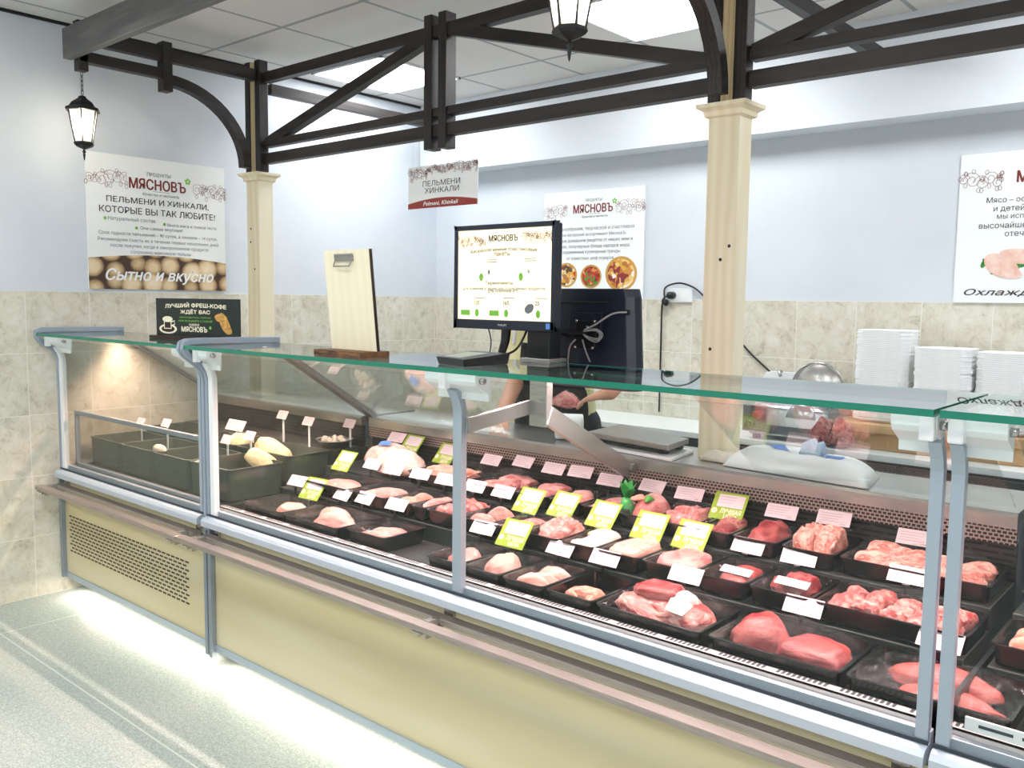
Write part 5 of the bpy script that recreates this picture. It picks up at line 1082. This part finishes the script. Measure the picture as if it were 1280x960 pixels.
mb = MB().prism([(2.60, 1.01), (2.60, 1.115), (2.612, 1.14), (2.64, 1.148), (2.78, 1.148), (2.78, 1.01)], 'Y', 4.165, 4.18); mb.build('carriage_plate', M['white_plastic'], SL, bevel=.003)
MB().tube([(2.70, 4.15, 1.15), (2.70, 4.12, 1.155), (2.715, 4.11, 1.13)], .008, 8).build('carriage_handle', M['slicer'], SL, True)
CT = thing('cutting_board', (3.16, 4.2, .825), 'thick wooden cutting board under the white trays on the back counter', 'board')
MB().box(2.98, 3.80, 4.06, 4.38, .905, .945).build('board', M['crate_wood'], CT, bevel=.004); MB().box(3.0, 3.78, 4.10, 4.36, .825, .905).build('block', M['crate_wood'], CT, bevel=.003)
for i, (x, y, rz) in enumerate(((2.97, 4.02, .2), (3.06, 4.01, -.1))):
    o = piece('heap', i, 'red_meat', (x, y+.01, .827 if i == 0 else .827), (.13, .09, .14), rz, ('left', 'right')[i]+' clear bag of red meat on the back counter beside the slicer', 'meat bag', name='meat_bag')
    f = bpy.data.objects.new('clear_bag', lump('heap', i, 'film')); C.objects.link(f); f.parent = o; f.scale = (1.1, 1.1, 1.08)
def foam_stack(x, y, n, w, d, where, z0=.945, p=.0088):
    proto = None
    for k in range(n):
        z = z0+.012+k*p
        if proto is None:
            L = []
            ch = .035
            def oc(e, z): X, Y = w/2-e, d/2-e; c = ch; return [Vector(q) for q in ((-X+c, -Y, z), (X-c, -Y, z), (X, -Y+c, z), (X, Y-c, z), (X-c, Y, z), (-X+c, Y, z), (-X, Y-c, z), (-X, -Y+c, z))]
            mb = MB().loft([oc(.020, -.012), oc(.0012, 0), oc(0, .002), oc(0, .0078), oc(.0012, .0086), oc(.006, .0086), oc(.025, -.008)]); proto = o = placed('foam_tray', mb, M['foam'], (x, y, z))
        else: o = proto.copy(); C.objects.link(o)
        o.location = (x+random.Random(k+int(x*99)).uniform(-.003, .003), y, z); tag(o, 'white foam tray in the '+where, 'foam tray', 'foam trays in the '+where)
foam_stack(3.178, 4.215, 47, .238, .19, 'tall left stack on the back counter')
foam_stack(3.445, 4.18, 39, .232, .19, 'shorter middle stack on the back counter')
foam_stack(3.685, 4.19, 38, .215, .19, 'short right stack on the back counter')
pc = placed('glass_jar', MB().lathe([(0, 0), (.03, 0), (.032, .01), (.032, .1), (.026, .11), (.0, .11)], 20), M['glass_top'], (3.035, 4.30, .945), (0,0,0), True); tag(pc, 'small clear jar standing left of the tall foam tray stack', 'jar')

# ------------------------------------------------------------------ the seller behind the counter
PX, PY = 2.10, 3.12
PS_ = thing('person', (PX, PY, 0), 'seller in pale yellow shirt and black apron working behind the till monitor', 'person')
def remeshed(name, mb, mat, voxel, smooth=4, parent=None):
    me = mb.mesh('t', [M[mat]]); o = bpy.data.objects.new('t', me); C.objects.link(o)
    r = o.modifiers.new('r', 'REMESH'); r.mode = 'VOXEL'; r.voxel_size = voxel; r.use_smooth_shade = True
    sm = o.modifiers.new('s', 'SMOOTH'); sm.iterations = smooth; sm.factor = .5
    bpy.context.view_layer.update(); m2 = bpy.data.meshes.new_from_object(o.evaluated_get(bpy.context.evaluated_depsgraph_get())); bpy.data.objects.remove(o); bpy.data.meshes.remove(me)
    for v in m2.vertices: v.co.x -= PX; v.co.y -= PY
    m2.name = name; m2.materials.clear(); m2.materials.append(M[mat]); m2.polygons.foreach_set('use_smooth', [True]*len(m2.polygons))
    n = bpy.data.objects.new(name, m2); C.objects.link(n); n.parent = parent; return n
J = dict(hipL=(2.01, 3.15, .93), hipR=(2.19, 3.17, .93), kneeL=(2.00, 3.13, .50), kneeR=(2.20, 3.15, .50), ankL=(2.00, 3.18, .09), ankR=(2.21, 3.20, .09), toeL=(1.98, 3.04, .035), toeR=(2.23, 3.06, .035), pelvis=(2.10, 3.16, .96), waist=(2.09, 3.14, 1.10), chest=(2.07, 3.11, 1.28), neck=(2.02, 3.08, 1.43), head=(1.95, 3.035, 1.60),
         shL=(1.885, 3.07, 1.37), elL=(1.955, 3.03, 1.15), wrL=(2.055, 2.80, 1.005), shR=(2.255, 3.12, 1.36), elR=(2.445, 3.19, 1.205), wrR=(2.492, 2.975, 1.112))
def body_parts(mb, g=0.0, what='all'):
    c = lambda a, b, r1, r2: mb.capsule(J[a], J[b], r1+g, r2+g)
    if what in ('all', 'torso'):
        for a, b, r1, r2 in (('pelvis', 'waist', .125, .115), ('waist', 'chest', .115, .125)):
            for dx in (-.055, .055): mb.capsule(Vector(J[a])+Vector((dx, 0, 0)), Vector(J[b])+Vector((dx*1.2, 0, 0)), r1-.02+g, r2-.02+g)
        for s in ('shL', 'shR'): mb.capsule(Vector(J['chest'])+Vector((0, 0, .04)), J[s], .095+g, .058+g); mb.capsule(J['neck'], J[s], .055+g, .056+g)
    if what in ('all', 'legs'):
        for q in 'LR': c('hip'+q, 'knee'+q, .088, .058); c('knee'+q, 'ank'+q, .058, .040); mb.capsule(J['pelvis'], J['hip'+q], .10+g, .09+g)
    if what in ('all', 'arms'):
        for q in 'LR': c('sh'+q, 'el'+q, .052, .044); c('el'+q, 'wr'+q, .044, .029)
b = MB(); body_parts(b)
for q in 'LR': b.capsule(J['ank'+q], J['toe'+q], .036, .030)
b.capsule(J['neck'], Vector(J['head'])+Vector((.01, .01, -.05)), .056, .052)
hd = Vector(J['head']); tilt = Matrix.Rotation(.32, 3, 'X')
b.ball(hd+Vector((0, .008, .025)), (.073, .092, .098), 20, 14, rot=tilt); b.ball(hd+tilt @ Vector((0, -.028, -.055)), (.052, .052, .058), 16, 12, rot=tilt)
b.capsule(hd+tilt @ Vector((0, -.083, .012)), hd+tilt @ Vector((0, -.103, -.022)), .008, .014); b.ball(hd+tilt @ Vector((0, -.078, -.055)), (.022, .010, .010), 10, 8)
for s_ in (-1, 1):
    b.ball(hd+tilt @ Vector((s_*.074, .008, -.005)), (.011, .022, .032), 10, 8, rot=tilt); b.ball(hd+tilt @ Vector((s_*.03, -.076, .027)), (.017, .010, .008), 10, 8)
def hand(mb, wr, fwd, palm_n, spread, curl, side):
    """palm and five fingers; fwd along the hand, palm_n out of the palm, side = thumb side sign"""
    wr, f, n = Vector(wr), Vector(fwd).normalized(), Vector(palm_n).normalized(); l = f.cross(n).normalized()*side; n = l.cross(f)*(1 if l.cross(f).dot(Vector(palm_n)) > 0 else -1)
    mb.capsule(wr, wr+f*.035, .027, .024)
    for k, (off, ln, r) in enumerate(((-.030, .062, .0085), (-.010, .076, .0092), (.010, .080, .0095), (.029, .072, .0092))):
        base = wr+f*.085+l*off; mb.capsule(wr+f*.02+l*off*.7, base, .016, .0125); p = base; d = f+l*off*spread*6; d.normalize()
        for j, sg in enumerate((.45, .32, .23)):
            a = curl*(.5+.5*j); d = (d*math.cos(a)+n*math.sin(a)).normalized(); q = p+d*ln*sg*1.05; mb.capsule(p, q, r*(1-.08*j), r*(.92-.08*j)); p = q
    p = wr+f*.025+l*.022; d = (f*.55+l*.8+n*.25).normalized(); mb.capsule(wr+f*.012+l*.010, p, .016, .014)
    for j, ln in enumerate((.036, .030, .024)):
        q = p+d*ln; mb.capsule(p, q, .0115-.001*j, .0105-.001*j); p = q; d = (d*math.cos(.25)+f*math.sin(.25)).normalized()
hand(b, J['wrL'], (.45, -.60, -.22), (0, -.1, -1), .4, .22, -1)
hand(b, J['wrR'], (-.80, -.22, -.22), (-.15, .1, -1), .35, .34, -1)
remeshed('body', b, 'skin', .0055, 3, PS_)
b = MB(); body_parts(b, .014, 'torso')
for q in 'LR': b.capsule(J['sh'+q], Vector(J['sh'+q]).lerp(Vector(J['el'+q]), .72), .068, .064)
sh_ = remeshed('shirt', b, 'shirt', .011, 6, PS_)
b = MB(); body_parts(b, .014, 'legs'); remeshed('trousers', b, 'trousers', .012, 6, PS_)
b = MB()
for q in 'LR': b.capsule(Vector(J['ank'+q])+Vector((0, .03, -.035)), Vector(J['toe'+q])+Vector((0, 0, .008)), .048, .042)
b.v = [(x, y, max(z, .0)) for x, y, z in [tuple(v) for v in b.v]]; remeshed('shoes', b, 'apron', .009, 3, PS_)
# apron: curved panel over chest, belly and thighs with straps
ap = MB(); vs = []; N, Mn = 22, 14
for i in range(N+1):
    z = 1.30-(1.30-.52)*i/N; hw = .12+.09*min(1, i/6); yc = 3.11+.045*min(1, i/8)
    for j in range(Mn+1):
        u = -1+2*j/Mn; a = u*1.15; vs.append((2.075+.02*i/N+hw*math.sin(a)/math.sin(1.15), yc+.02-(.185)*math.cos(a)*.93+.006*math.sin(u*9+i*.2), z))
ap.add(vs, [(i*(Mn+1)+j, i*(Mn+1)+j+1, (i+1)*(Mn+1)+j+1, (i+1)*(Mn+1)+j) for i in range(N) for j in range(Mn)])
apo = ap.build('apron', M['apron'], PS_, True); so = apo.modifiers.new('thick', 'SOLIDIFY'); so.thickness = .004
stp = MB()
for s_ in (-1, 1): stp.tube([(2.075+s_*.10, 2.965, 1.29), (2.05+s_*.085, 2.985, 1.40), (2.03+s_*.065, 3.08, 1.475), (2.03, 3.15, 1.47)], .009, 8)
stp.build('strap', M['white_plastic'], apo, True)
hb = MB(); hb.ball(hd+Vector((0, .014, .036)), (.080, .098, .099), 22, 16, rot=tilt); hb.v = [v for v in hb.v]
o = hb.build('hair', M['hair'], PS_, True)
bm = bmesh.new(); bm.from_mesh(o.data); ti = tilt.inverted(); cut = [v for v in bm.verts if (ti @ (v.co+Vector((PX, PY, 0))-hd)).y < -.045 and (ti @ (v.co+Vector((PX, PY, 0))-hd)).z < .075 or (ti @ (v.co+Vector((PX, PY, 0))-hd)).z < -.03]; bmesh.ops.delete(bm, geom=cut, context='VERTS'); bm.to_mesh(o.data); bm.free()
cp = MB().lathe([(.082, 0), (.088, .01), (.090, .05), (.070, .068), (0, .072)], 24); cpo = bpy.data.objects.new('cap', cp.mesh('cap', [M['cap']], True)); C.objects.link(cpo); cpo.parent = PS_; cpo.location = hd+tilt @ Vector((0, .012, .068))-Vector((PX, PY, 0)); cpo.rotation_euler = (.32, 0, 0); cpo.scale = (1, 1.15, 1)
ey = MB()
for s_ in (-1, 1): ey.ball(hd+tilt @ Vector((s_*.03, -.081, .022)), (.010, .006, .006), 10, 8)
ey.build('eyes', M['iron'], PS_, True)
o = piece('heap', 2, 'pork', (2.300, 2.93, 1.035), (.13, .085, .075), .2, 'clear bag of pink meat held in the hand of the seller', 'meat bag', name='meat_bag')
f = bpy.data.objects.new('clear_bag', lump('heap', 2, 'film')); C.objects.link(f); f.parent = o; f.scale = (1.1, 1.1, 1.08)
